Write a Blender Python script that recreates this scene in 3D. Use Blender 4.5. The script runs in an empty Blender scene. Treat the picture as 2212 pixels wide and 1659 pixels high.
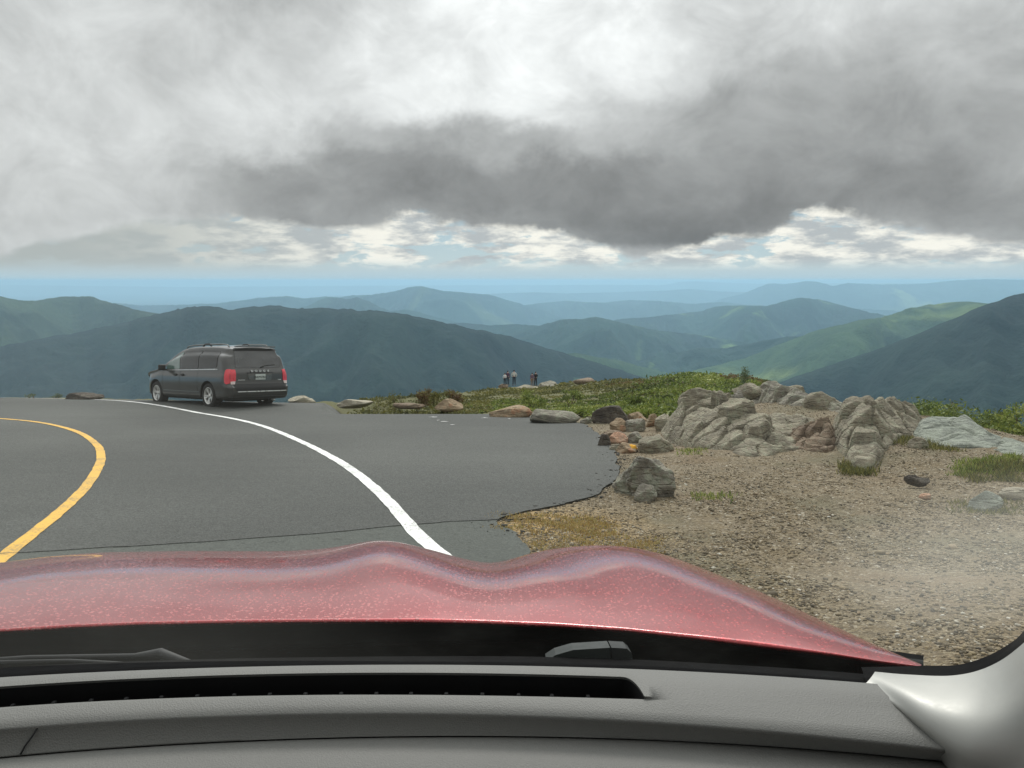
import bpy, bmesh, math, random
import numpy as np
from mathutils import Vector, Matrix
from mathutils.bvhtree import BVHTree
random.seed(7); RNG = np.random.default_rng(7)
SC = bpy.context.scene; COL = SC.collection
# ---------------------------------------------------------------- camera
F, CX, CY, PITCH = 1769., 1106., 829.5, math.radians(7.20)
CP, SP = math.cos(PITCH), math.sin(PITCH)
cam = bpy.data.cameras.new('camera'); camo = bpy.data.objects.new('camera', cam); COL.objects.link(camo)
cam.sensor_fit = 'HORIZONTAL'; cam.sensor_width = 36.; cam.lens = 36 * F / 2212.
cam.clip_start = .02; cam.clip_end = 250000.
camo.rotation_euler = (math.radians(90) - PITCH, 0, 0)
SC.camera = camo
# ---------------------------------------------------------------- light
SUN_AZ, SUN_EL = math.radians(4), math.radians(46)
sun = bpy.data.lights.new('sun', 'SUN'); sun.energy = 1.5; sun.angle = math.radians(14); sun.color = (1, .96, .9)
suno = bpy.data.objects.new('sun', sun); COL.objects.link(suno)
sd = Vector((math.sin(SUN_AZ) * math.cos(SUN_EL), math.cos(SUN_AZ) * math.cos(SUN_EL), math.sin(SUN_EL)))
suno.rotation_euler = sd.to_track_quat('Z', 'Y').to_euler()
SC.view_settings.view_transform = 'Standard'; SC.view_settings.look = 'None'
SC.view_settings.exposure = 0.0; SC.view_settings.gamma = 1.0; SC.view_settings.use_curve_mapping = False
SC.cycles.volume_bounces = 4; SC.cycles.max_bounces = 8; SC.cycles.transparent_max_bounces = 16
SC.cycles.diffuse_bounces = 3; SC.cycles.glossy_bounces = 3; SC.cycles.sample_clamp_indirect = 4
SC.cycles.caustics_reflective = False; SC.cycles.caustics_refractive = False

def lin(v): return v / 12.92 if v <= .04045 else ((v + .055) / 1.055) ** 2.4
def S(r, g, b): return (lin(r / 255), lin(g / 255), lin(b / 255), 1)
def azel(x, y):
    a, b = (x - CX) / F, (CY - y) / F
    d = np.array([a, CP + b * SP, b * CP - SP]); d /= np.linalg.norm(d)
    return math.atan2(d[0], d[1]), math.asin(d[2])

class NT:
    """small helper round a node tree"""
    def __init__(s, t): s.t = t; s.n = t.nodes; s.l = t.links
    def new(s, typ, **kw):
        n = s.n.new(typ)
        for k, v in kw.items(): setattr(n, k, v)
        return n
    def link(s, a, b): s.l.new(a, b)
    def put(s, sock, v):
        if isinstance(v, bpy.types.NodeSocket): s.link(v, sock)
        elif v is not None: sock.default_value = v
    def math(s, op, a, b=None, c=None, clamp=False):
        n = s.new('ShaderNodeMath', operation=op); n.use_clamp = clamp
        s.put(n.inputs[0], a)
        if b is not None: s.put(n.inputs[1], b)
        if c is not None: s.put(n.inputs[2], c)
        return n.outputs[0]
    def mixc(s, f, a, b, mode='MIX'):
        n = s.new('ShaderNodeMix', data_type='RGBA', blend_type=mode)
        s.put(n.inputs[0], f); s.put(n.inputs[6], a); s.put(n.inputs[7], b)
        return n.outputs[2]
    def ss(s, v, a, b, lo=0., hi=1.):
        n = s.new('ShaderNodeMapRange', interpolation_type='SMOOTHSTEP')
        s.put(n.inputs[0], v); s.put(n.inputs[1], a); s.put(n.inputs[2], b); n.inputs[3].default_value = lo; n.inputs[4].default_value = hi
        return n.outputs[0]
    def noise(s, vec, scale, detail=4, rough=.55, dist=0., dim='3D'):
        n = s.new('ShaderNodeTexNoise', noise_dimensions=dim)
        if vec is not None: s.link(vec, n.inputs['Vector'])
        n.inputs['Scale'].default_value = scale; n.inputs['Detail'].default_value = detail
        n.inputs['Roughness'].default_value = rough; n.inputs['Distortion'].default_value = dist
        return n.outputs[0]
    def vor(s, vec, scale, feature='F1', out=0, rnd=1.):
        n = s.new('ShaderNodeTexVoronoi', feature=feature)
        if vec is not None: s.link(vec, n.inputs['Vector'])
        n.inputs['Scale'].default_value = scale; n.inputs['Randomness'].default_value = rnd
        return n.outputs[out]
    def ramp(s, f, stops, interp='LINEAR'):
        n = s.new('ShaderNodeValToRGB'); r = n.color_ramp; r.interpolation = interp
        while len(r.elements) < len(stops): r.elements.new(.5)
        for e, (p, c) in zip(r.elements, stops):
            e.position = p; e.color = c if hasattr(c, '__len__') else (c, c, c, 1)
        s.put(n.inputs[0], f); return n.outputs[0]
    def comb(s, x, y, z):
        n = s.new('ShaderNodeCombineXYZ'); s.put(n.inputs[0], x); s.put(n.inputs[1], y); s.put(n.inputs[2], z); return n.outputs[0]

# ---------------------------------------------------------------- world: overcast sky
W = bpy.data.worlds.new('World'); SC.world = W; W.use_nodes = True
N = NT(W.node_tree); N.n.clear()
tc = N.new('ShaderNodeTexCoord').outputs['Generated']
sp = N.new('ShaderNodeSeparateXYZ'); N.link(tc, sp.inputs[0])
az0 = N.math('ARCTAN2', sp.outputs[0], sp.outputs[1]); el0 = N.math('ARCSINE', sp.outputs[2])
nis = N.new('ShaderNodeTexSky', sky_type='NISHITA'); nis.sun_disc = False
nis.sun_elevation = SUN_EL; nis.sun_rotation = SUN_AZ; nis.altitude = 1500
blue = N.mixc(1., nis.outputs[0], (.08, .08, .08, 1), 'MULTIPLY')
# coordinates: azimuth and elevation, bent by noise so that every edge is ragged like cloud
p3 = N.comb(N.math('MULTIPLY', az0, 1.), N.math('MULTIPLY', el0, 1.25), 0.)
nw = N.new('ShaderNodeTexNoise'); N.link(p3, nw.inputs['Vector']); nw.inputs['Scale'].default_value = 5.; nw.inputs['Detail'].default_value = 6; nw.inputs['Roughness'].default_value = .6
sw = N.new('ShaderNodeSeparateColor'); N.link(nw.outputs[1], sw.inputs[0])
hf = N.ss(el0, math.radians(.3), math.radians(7), .2, 1.)
az = N.math('ADD', az0, N.math('MULTIPLY', N.math('SUBTRACT', sw.outputs[0], .5), .30))
el = N.math('ADD', el0, N.math('MULTIPLY', N.math('MULTIPLY', N.math('SUBTRACT', sw.outputs[1], .5), .15), hf))
AZH = math.radians(34)
u = N.math('MULTIPLY_ADD', az, 1 / (2 * AZH), .5)
GX = [0, 180, 360, 540, 700, 850, 1000, 1150, 1300, 1450, 1600, 1750, 1900, 2050, 2212]
ROWS = [  # photo row, brightness of the cloud deck along it (0..255)
 (20,  [188,190,194,182,176,215,226,250,236,214,205,206,200,204,186]),
 (90,  [190,188,190,196,196,214,212,236,232,214,200,196,188,190,170]),
 (170, [194,190,184,196,206,220,224,226,222,196,180,168,172,180,172]),
 (250, [198,194,184,206,206,214,224,228,196,166,156,156,156,160,174]),
 (320, [196,194,190,196,178,172,160,166,184,160,156,146,150,156,164]),
 (380, [190,188,184,148,138,146,132,136,138,140,146,144,136,146,160]),
 (430, [186,184,186,146,150,128,136,130,132,138,138,130,136,138,146]),
 (475, [182,178,184,158,138,146,148,138,122,124,128,122,150,140,140]),
 (515, [178,186,188,194,196,184,182,158,124,116,130,156,182,160,152]),
 (545, [176,184,182,190,204,206,204,196,166,150,200,208,206,200,188]),
 (572, [176,180,178,184,192,206,208,206,200,200,214,214,212,206,202]),
]
def ramprow(vals):
    st = []
    for x, v in zip(GX, vals):
        a, _ = azel(x, 400); st.append((min(max(a / (2 * AZH) + .5, 0), 1), min(1, lin(min(255, (178 + (v - 165) * 1.12) * 1.03) / 255))))
    return N.ramp(u, st, 'B_SPLINE')
deck = None; prev = None
for y, vals in ROWS[::-1]:
    r = ramprow(vals); _, e = azel(1106, y)
    if deck is None: deck = r
    else: deck = N.mixc(N.ss(el, prev, e), deck, r)
    prev = e
# outside the photograph: brighter towards the hidden sun, grey behind
dotn = N.new('ShaderNodeVectorMath', operation='DOT_PRODUCT'); N.link(tc, dotn.inputs[0]); dotn.inputs[1].default_value = sd
glow = N.math('POWER', N.math('MAXIMUM', dotn.outputs['Value'], 0.), 5.)
high = N.math('MULTIPLY_ADD', glow, 1.9, .9)
hn = N.noise(p3, 2.2, 5, .6)
high = N.math('MULTIPLY', high, N.ss(hn, .25, .75, .8, 1.2))
deck = N.mixc(N.ss(el0, azel(1106, 30)[1], azel(1106, -260)[1]), deck, N.comb(high, high, high))
side = N.math('MULTIPLY_ADD', hn, .5, .32)
offs = N.math('ABSOLUTE', az0)
deck = N.mixc(N.math('MULTIPLY', N.ss(offs, math.radians(33), math.radians(50)), N.ss(el0, math.radians(40), math.radians(15))), deck, N.comb(side, side, side))
# cloud texture at several sizes
w0 = N.noise(p3, 4.2, 6, .6, .5); w1 = N.noise(p3, 10., 7, .64, .5); w2 = N.noise(p3, 26., 5, .6, .3)
tex = N.math('ADD', N.math('MULTIPLY', N.math('SUBTRACT', w1, .5), .82), N.math('MULTIPLY', N.math('SUBTRACT', w2, .5), .22))
tex = N.math('ADD', tex, N.math('MULTIPLY', N.math('SUBTRACT', w0, .5), .55))
tex = N.math('ADD', tex, 1.)
deckc = N.mixc(1., deck, N.comb(tex, tex, tex), 'MULTIPLY')
deckc = N.mixc(1., deckc, (.93, .96, .955, 1), 'MULTIPLY')
# low band: pale blue haze with small sunlit cumulus
band = N.mixc(N.ss(el0, 0., math.radians(6)), S(184, 208, 218), S(168, 192, 204))
band = N.mixc(N.ss(az0, math.radians(-30), math.radians(-4)), S(172, 182, 186), band)
band = N.mixc(.2, band, blue)
band = N.mixc(N.ss(el0, 0., math.radians(1.5)), S(188, 208, 216), band)
pc = N.comb(az0, N.math('MULTIPLY', el0, 3.4), 3.)
cn = N.noise(pc, 13., 8, .62, .2); cn2 = N.noise(pc, 4., 3, .5)
cth = N.math('ADD', cn, N.math('MULTIPLY', N.math('SUBTRACT', cn2, .5), .5))
cm = N.math('MULTIPLY', N.ss(cth, .37, .46), N.ss(el0, math.radians(.5), math.radians(1.6)))
cshade = N.noise(N.comb(az0, N.math('MULTIPLY_ADD', el0, 3.4, .03), 3.), 15., 8, .6)
puff = N.mixc(N.ss(cshade, .40, .60), S(255, 253, 242), S(186, 192, 194))
puff = N.mixc(N.ss(az0, math.radians(-30), math.radians(-6)), S(178, 184, 182), puff)
low = N.mixc(cm, band, puff)
_, eA = azel(1106, 585); _, eB = azel(1106, 545)
deckmask = N.ss(el, eA, eB)
# edge of the deck along azimuth
EDGE = [(0, 545), (180, 512), (360, 492), (520, 468), (700, 482), (900, 476), (1100, 484), (1250, 528), (1350, 556), (1450, 532), (1540, 500), (1650, 508), (1780, 468), (1900, 486), (2050, 495), (2130, 505), (2212, 508)]
est = []
for x, y in EDGE:
    a, e = azel(x, y); est.append((min(max(a / (2 * AZH) + .5, 0), 1), e * 4))
edge = N.math('DIVIDE', N.ramp(u, est, 'EASE'), 4.)
soft = math.radians(.4)
deckmask = N.ss(N.math('SUBTRACT', el, edge), -soft, soft)
sky = N.mixc(deckmask, low, deckc)
below = N.ss(el0, math.radians(-1.5), math.radians(-.3))
sky = N.mixc(below, S(92, 104, 104), sky)
bg = N.new('ShaderNodeBackground'); N.link(sky, bg.inputs[0]); bg.inputs[1].default_value = 1.0
wo = N.new('ShaderNodeOutputWorld'); N.link(bg.outputs[0], wo.inputs[0])

# ---------------------------------------------------------------- helpers
def ray(x, y):
    a, b = (x - CX) / F, (CY - y) / F
    return np.array([a, CP + b * SP, b * CP - SP])
def at_z(x, y, z):
    d = ray(x, y); return d * (z / d[2])
def at_y(x, y, Y):
    d = ray(x, y); return d * (Y / d[1])
def px_of(P):
    P = np.atleast_2d(P); d = P[:, 1] * CP - P[:, 2] * SP; uu = P[:, 1] * SP + P[:, 2] * CP
    return CX + F * P[:, 0] / d, CY - F * uu / d

def tag(o, label=None, cat=None, group=None, kind=None):
    if label: o['label'] = label
    if cat: o['category'] = cat
    if group: o['group'] = group
    if kind: o['kind'] = kind
    return o
def empty(name, loc=(0, 0, 0)):
    o = bpy.data.objects.new(name, None); COL.objects.link(o); o.location = loc; o.empty_display_size = .1; return o
def mk(name, V, Fc, mat=None, parent=None, smooth=True, attr=None):
    """one mesh object from arrays; Fc is an (n,k) array or a list of tuples"""
    me = bpy.data.meshes.new(name); V = np.asarray(V, np.float32).reshape(-1, 3)
    if isinstance(Fc, np.ndarray):
        n, k = Fc.shape
        me.vertices.add(len(V)); me.vertices.foreach_set('co', V.ravel())
        me.loops.add(n * k); me.loops.foreach_set('vertex_index', Fc.astype(np.int32).ravel())
        me.polygons.add(n); me.polygons.foreach_set('loop_start', np.arange(n, dtype=np.int32) * k)
        me.update(calc_edges=True)
    else:
        me.from_pydata([tuple(map(float, v)) for v in V], [], [tuple(int(i) for i in f) for f in Fc])
    if smooth: me.polygons.foreach_set('use_smooth', np.ones(len(me.polygons), bool))
    if attr is not None:
        a = me.attributes.new('tone', 'FLOAT', 'POINT'); a.data.foreach_set('value', np.asarray(attr, np.float32))
    me.validate(); me.update()
    if mat: me.materials.append(mat)
    o = bpy.data.objects.new(name, me); COL.objects.link(o)
    if parent: o.parent = parent
    return o
def bake_parent(o):   # vertices are given in world space: keep them there under a moved parent
    return o
def gridf(nr, nc, wrap=False):
    i, j = np.meshgrid(np.arange(nr - 1), np.arange(nc if wrap else nc - 1), indexing='ij')
    j2 = (j + 1) % nc
    return np.stack([i * nc + j, i * nc + j2, (i + 1) * nc + j2, (i + 1) * nc + j], -1).reshape(-1, 4)
def local(o, parent):  # shift mesh from world to the parent's frame
    if isinstance(o.data, bpy.types.Mesh): o.data.transform(parent.matrix_world.inverted())
def h3(ix, iy, iz):
    n = (ix.astype(np.int64) * 374761393 + iy.astype(np.int64) * 668265263 + iz.astype(np.int64) * 2147483647 * 31) & 0xffffffff
    n = ((n ^ (n >> 13)) * 1274126177) & 0xffffffff
    n = (n ^ (n >> 16)) & 0xffffffff
    return n / 4294967295.
def vnoise(x, y, z=None):
    x = np.asarray(x, float); y = np.asarray(y, float); z = np.zeros_like(x) if z is None else np.asarray(z, float) + np.zeros_like(x)
    xi, yi, zi = np.floor(x), np.floor(y), np.floor(z); fx, fy, fz = x - xi, y - yi, z - zi
    fx, fy, fz = [t * t * (3 - 2 * t) for t in (fx, fy, fz)]
    r = 0
    for dx in (0, 1):
        for dy in (0, 1):
            for dz in (0, 1):
                w = (fx if dx else 1 - fx) * (fy if dy else 1 - fy) * (fz if dz else 1 - fz)
                r = r + w * h3(xi + dx, yi + dy, zi + dz)
    return r * 2 - 1
def fbm(x, y, z=None, octv=5, g=.5, l=2.03):
    a, s, r = 1., 1., 0.
    for k in range(octv):
        r = r + a * vnoise(np.asarray(x) * s + 17.3 * k, np.asarray(y) * s + 9.1 * k, None if z is None else np.asarray(z) * s + 3.7 * k); a *= g; s *= l
    return r

def mat(name, base=(.5, .5, .5, 1), rough=.6, metal=0., coat=0., spec=.5):
    m = bpy.data.materials.new(name); m.use_nodes = True; T = NT(m.node_tree)
    b = m.node_tree.nodes['Principled BSDF']; m['_b'] = b.name
    b.inputs['Base Color'].default_value = base if len(base) == 4 else (*base, 1); b.inputs['Roughness'].default_value = rough
    b.inputs['Metallic'].default_value = metal; b.inputs['Coat Weight'].default_value = coat
    b.inputs['Coat Roughness'].default_value = .04; b.inputs['Specular IOR Level'].default_value = spec
    return m, T, b
def bump(T, b, h, dist, strength=1.):
    n = T.new('ShaderNodeBump'); n.inputs['Distance'].default_value = dist; n.inputs['Strength'].default_value = strength
    T.put(n.inputs['Height'], h); T.link(n.outputs[0], b.inputs['Normal']); return n
def objc(T): return T.new('ShaderNodeTexCoord').outputs['Object']
def geop(T): return T.new('ShaderNodeNewGeometry').outputs['Position']
def tone(T):
    n = T.new('ShaderNodeAttribute'); n.attribute_name = 'tone'; return n.outputs['Fac']
def plain(name, base, rough=.6, metal=0., coat=0., nscale=40., amt=.12, spec=.5):
    """a plain surface with slight procedural unevenness"""
    m, T, b = mat(name, base, rough, metal, coat, spec)
    c = objc(T); n = T.noise(c, nscale, 4)
    k1 = tuple(x * (1 - amt) for x in base[:3]) + (1,); k2 = tuple(min(1, x * (1 + amt)) for x in base[:3]) + (1,)
    T.link(T.mixc(n, k1, k2), b.inputs['Base Color'])
    T.link(T.ss(n, .3, .7, max(0, rough - .05), min(1, rough + .05)), b.inputs['Roughness'])
    return m
# ================================================================ LAND
EYE, SLOPE = 1.40, .0945
CR = np.array([  # photo column, distance of the brow, photo row of the brow (0: on the road plane)
 (-900, 28.5, 0), (-300, 28.5, 0), (0, 28.4, 0), (330, 26.9, 0), (620, 25.2, 0), (720, 25, 0), (800, 31, 868), (900, 38, 860),
 (1000, 70, 848), (1080, 104, 838), (1160, 104, 834), (1230, 98, 828), (1300, 80, 823), (1450, 66, 821), (1590, 62, 823),
 (1660, 50, 829), (1740, 30, 0), (1830, 21, 0), (1950, 17, 0), (2060, 15, 0), (2212, 12.6, 0), (2500, 12, 0), (3300, 13, 0)], float)
_tc = []
for x, d, y in CR:
    if y == 0: _tc.append((EYE + SLOPE * d) / d)
    else: r_ = ray(x, y); _tc.append(-r_[2] / r_[1])
_tc = np.array(_tc)
def colx(X, Y): return CX + F * X / (1.012 * np.maximum(Y, 1.))
def plane_z(Y): return -(EYE + SLOPE * Y)
def sstep(t): t = np.clip(t, 0, 1); return t * t * (3 - 2 * t)
MND = (5.3, 14.9)
def mound(X, Y):
    dx, dy = X - MND[0], Y - MND[1]
    sx = np.where(dx < 0, 1.9, 2.9); sy = np.where(dy < 0, 3.7, 2.4)
    return .58 * np.exp(-(dx / sx) ** 2 - (dy / sy) ** 2)
ROAD_R = None
def H(X, Y, rough=True):
    X = np.asarray(X, float); Y = np.asarray(Y, float)
    c = colx(X, Y); dc = np.interp(c, CR[:, 0], CR[:, 1]); tcx = np.interp(c, CR[:, 0], _tc)
    Ys = np.maximum(Y, .5)
    tp = -plane_z(Ys) / Ys
    w = sstep((Y - 20) / np.maximum(dc - 20, 1.))
    front = -Ys * (tp * (1 - w) + tcx * w)
    front = np.where(Y < .5, plane_z(Y), front)
    e = np.maximum(Y - dc, 0)
    sl = tcx + .02
    back = -tcx * dc - sl * e - np.where(e < 60, .005 * e ** 2, 18 + (e - 60) * .55)
    z = np.where(Y > dc, back, front)
    z = z - np.interp(c, [700, 800, 1180, 1330, 1500], [0, .9, 1.0, .45, 0.]) * np.sin(np.pi * np.clip((Y - 20) / np.maximum(dc - 20, 1), 0, 1)) ** .8 * (Y > 20)
    # the verge falls off sideways far to the left and right too
    z = z + mound(X, Y)
    if rough:
        off = sstep((roadmask(X, Y) - .1) / 1.5)
        z = z + off * (.07 * fbm(X * .7, Y * .7, octv=4) + .012 * fbm(X * 5, Y * 5, octv=3)) + np.minimum(e, 400) * .05 * fbm(X * .03, Y * .03, octv=5)
    return z
def g_at(x, y, lo=2., hi=140.):
    """the point of the ground that shows at a photo pixel"""
    d = ray(x, y); t = np.geomspace(lo, hi, 2500); P = d[None] * t[:, None]
    k = np.where(P[:, 2] < H(P[:, 0], P[:, 1], False))[0]
    return P[k[0]] if len(k) else P[-1]
def pl_at(x, y):
    d = ray(x, y); t = -EYE / (d[2] + SLOPE * d[1]); return d * t
# right-hand edge of the tarmac as X(Y)
_e = [pl_at(x, y) for x, y in [(1180, 1235), (1150, 1192), (1110, 1150), (1062, 1128), (1130, 1108), (1215, 1092), (1280, 1076), (1325, 1045), (1337, 1010), (1332, 985), (1305, 955), (1290, 935), (1262, 917), (1180, 905), (1060, 889), (940, 882), (800, 880), (690, 874.5), (600, 872), (400, 868.5), (250, 866), (120, 863), (0, 860.5)]]
_e = np.array(_e); EY = np.maximum.accumulate(_e[:, 1] + np.arange(len(_e)) * 1e-4); EX = _e[:, 0]
EY = np.concatenate([[-30, 0, 4.], EY, [28.2]]); EX = np.concatenate([[1.0, .8, .55], EX, [-60.]])
def roadmask(X, Y):
    """signed distance-like: > 0 off the tarmac"""
    return np.where(Y > 28.2, (Y - 28.2), np.interp(Y, EY, EX) * -1 + X) * 1.0

def mat_ground():
    m, T, b = mat('gravel_ground', rough=.92)
    p = geop(T)
    n1 = T.noise(p, .55, 5); n2 = T.noise(p, 3.2, 5, .6); n3 = T.noise(p, 26., 4, .65)
    v1 = T.new('ShaderNodeTexVoronoi'); T.link(p, v1.inputs['Vector']); v1.inputs['Scale'].default_value = 34.
    v2 = T.new('ShaderNodeTexVoronoi'); T.link(p, v2.inputs['Vector']); v2.inputs['Scale'].default_value = 85.
    sc_ = T.new('ShaderNodeSeparateColor'); T.link(v1.outputs['Color'], sc_.inputs[0])
    sc2 = T.new('ShaderNodeSeparateColor'); T.link(v2.outputs['Color'], sc2.inputs[0])
    stone = T.ramp(sc_.outputs[0], [(0, S(70, 63, 50)), (.35, S(100, 90, 71)), (.7, S(128, 115, 90)), (.92, S(156, 145, 120)), (1, S(196, 190, 174))])
    st2 = T.ramp(sc2.outputs[0], [(0, S(84, 76, 62)), (.5, S(124, 112, 90)), (.9, S(160, 146, 118)), (1, S(190, 184, 170))])
    gr = T.mixc(T.ss(n3, .4, .6), stone, st2)
    soil = T.mixc(n2, S(96, 82, 58), S(124, 108, 78))
    c = T.mixc(T.ss(n2, .45, .75, .25, .75), gr, soil)
    c = T.mixc(T.math('MULTIPLY', T.ss(n1, .52, .66), .5), c, S(122, 102, 76))
    c = T.mixc(T.math('MULTIPLY', T.ss(n1, .46, .34), .5), c, S(98, 96, 72))
    sp = T.new('ShaderNodeSeparateXYZ'); T.link(p, sp.inputs[0])
    sand = T.new('ShaderNodeVectorMath', operation='DISTANCE'); T.link(p, sand.inputs[0]); q = pl_at(1180, 1135); sand.inputs[1].default_value = q
    c = T.mixc(T.math('MULTIPLY', T.ss(T.math('ADD', sand.outputs['Value'], T.math('MULTIPLY', n2, 1.2)), 1.9, .5), .85), c, S(182, 152, 98))
    # turf beyond the tarmac
    turf = T.mixc(T.noise(p, 1.2, 5), S(74, 82, 44), S(112, 106, 66))
    far = T.ss(T.math('ADD', sp.outputs[1], T.math('MULTIPLY', n1, 5.)), 20., 24.)
    c = T.mixc(far, c, turf)
    wood = T.mixc(T.noise(p, .25, 5), S(40, 56, 38), S(66, 84, 50))
    c = T.mixc(T.ss(sp.outputs[2], -14., -30.), c, wood)
    T.link(c, b.inputs['Base Color'])
    h = T.math('ADD', T.math('MULTIPLY', v1.outputs['Distance'], -.6), T.math('MULTIPLY', v2.outputs['Distance'], -.3))
    h = T.math('ADD', h, T.math('MULTIPLY', n3, .8))
    bump(T, b, h, .03, .9)
    return m
MG = mat_ground()
ys = np.concatenate([np.arange(-26, 2.5, .8), np.arange(2.5, 20, .09), np.arange(20, 30, .2), np.geomspace(30, 130, 120), np.geomspace(135, 1300, 50)])
ss_ = np.linspace(-1, 1, 321); ss_ = np.sign(ss_) * np.abs(ss_) ** 1.25
Yg, Sg = np.meshgrid(ys, ss_, indexing='ij')
Xg = Sg * (13 + 1.15 * np.maximum(Yg, 0))
Zg = H(Xg, Yg)
inside = roadmask(Xg, Yg) < -.05
Zg = np.where(inside, Zg - .06, Zg)
tag(mk('ground', np.stack([Xg, Yg, Zg], -1), gridf(*Xg.shape)[:, ::-1], MG), kind='structure', label='stony ground of the summit shoulder falling away to the valley')

# ---- tarmac: the old worn surface near the car and the newer overlay beyond the seam
def mat_asphalt(name, c1, c2, worn):
    m, T, b = mat(name, rough=.85)
    p = geop(T); n1 = T.noise(p, .16, 3, .5); n2 = T.noise(p, 2.4, 5, .6); v = T.new('ShaderNodeTexVoronoi'); T.link(p, v.inputs['Vector']); v.inputs['Scale'].default_value = 75.
    sc_ = T.new('ShaderNodeSeparateColor'); T.link(v.outputs['Color'], sc_.inputs[0])
    c = T.mixc(T.ss(n1, .2, .8), c1, c2)
    c = T.mixc(T.ss(n2, .35, .7, 0., .05), c, tuple(x * .72 for x in c1[:3]) + (1,))
    k = T.math('MULTIPLY_ADD', sc_.outputs[0], .7 if not worn else .45, .65)
    c = T.mixc(1., c, T.comb(k, k, k), 'MULTIPLY')
    # faint tyre-polished and stained tracks following the bend
    mp = T.new('ShaderNodeMapping'); T.link(p, mp.inputs[0]); mp.inputs['Scale'].default_value = (.12, .9, 1); mp.inputs['Rotation'].default_value = (0, 0, .35)
    st = T.noise(mp.outputs[0], 1.5, 4)
    c = T.mixc(T.ss(st, .50, .70, 0., .14), c, tuple(x * .6 for x in c1[:3]) + (1,))
    if worn:
        pit = T.noise(p, 9., 3, .7); c = T.mixc(T.ss(pit, .62, .68, 0., .7), c, S(52, 54, 50))
        wd = T.noise(p, .8, 3, .6); d2 = T.ss(pit, .60, .66, 0., 1.)
    T.link(c, b.inputs['Base Color']); b.inputs['Roughness'].default_value = .85; b.inputs['Specular IOR Level'].default_value = .3
    bump(T, b, T.math('ADD', v.outputs['Distance'], T.math('MULTIPLY', T.noise(p, 140., 3, .7), .8)), .005, .8)
    return m
MA_NEW = mat_asphalt('new_asphalt', S(68, 70, 67), S(88, 90, 86), False)
MA_OLD = mat_asphalt('old_asphalt', S(82, 86, 81), S(92, 96, 90), True)
seam = np.array([pl_at(x, y)[:2] for x, y in [(-900, 1262), (-300, 1225), (0, 1200), (300, 1182), (600, 1163), (740, 1150), (870, 1138), (960, 1131), (1050, 1127), (1120, 1124)]])
seam = np.concatenate([[[-40, seam[0, 1] - 1.0]], seam, [[6, seam[-1, 1]]]])
def seamY(X): return np.interp(X, seam[:, 0], seam[:, 1]) + .025 * fbm(X * 4, X * 0 + 2.2, octv=4)
def road_sheet(name, ymin, ymax, lift, m, label, clip_seam, amp):
    Y = np.concatenate([np.arange(ymin, 4, .4) if ymin < 4 else [], np.arange(max(ymin, 4), ymax, .06)])
    t = np.linspace(0, 1, 150) ** 2.2
    Yr, Tr = np.meshgrid(Y, t, indexing='ij')
    ex = np.interp(Yr, EY, EX) + amp * fbm(Yr * 3.1, Yr * 0 + 7, octv=5)
    Xr = ex - Tr * (62 + ex)
    raw = Yr
    if clip_seam: Yr = np.maximum(Yr, seamY(Xr))
    Zr = H(Xr, Yr, False) + lift
    V = np.stack([Xr, Yr, Zr], -1)
    top = gridf(*Xr.shape)
    if clip_seam:
        cl = (raw < Yr - 1e-6).ravel(); top = top[~cl[top].all(1)]
    edge = V[:, 0].copy(); edge[:, 2] -= .09; n0 = Xr.size
    E = np.stack([np.arange(len(Y) - 1) * len(t), np.arange(1, len(Y)) * len(t), n0 + np.arange(1, len(Y)), n0 + np.arange(len(Y) - 1)], -1)
    allV = [V.reshape(-1, 3), edge]; allF = [top, E[:, ::-1]]
    if clip_seam:      # the front lip of the overlay
        xs_ = np.linspace(-39, -.28, 900); ys_ = seamY(xs_); k0 = n0 + len(edge)
        zz = H(xs_, ys_, False) + lift; allV += [np.stack([xs_, ys_ - .001, zz], 1), np.stack([xs_, ys_ - .006, zz - .012], 1)]
        i_ = np.arange(899); allF.append(np.stack([k0 + i_, k0 + i_ + 1, k0 + 900 + i_ + 1, k0 + 900 + i_], 1)[:, ::-1])
    return tag(mk(name, np.concatenate(allV), np.concatenate(allF), m, smooth=False), kind='structure', label=label)
road_sheet('road', -28, 8.8, .010, MA_OLD, 'older greyer patched tarmac in front of the red bonnet', False, .05)
road_sheet('road_surface', 5.0, 28.0, .016, MA_NEW, 'newer dark tarmac of the bend and pull-off', True, .05)

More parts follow.
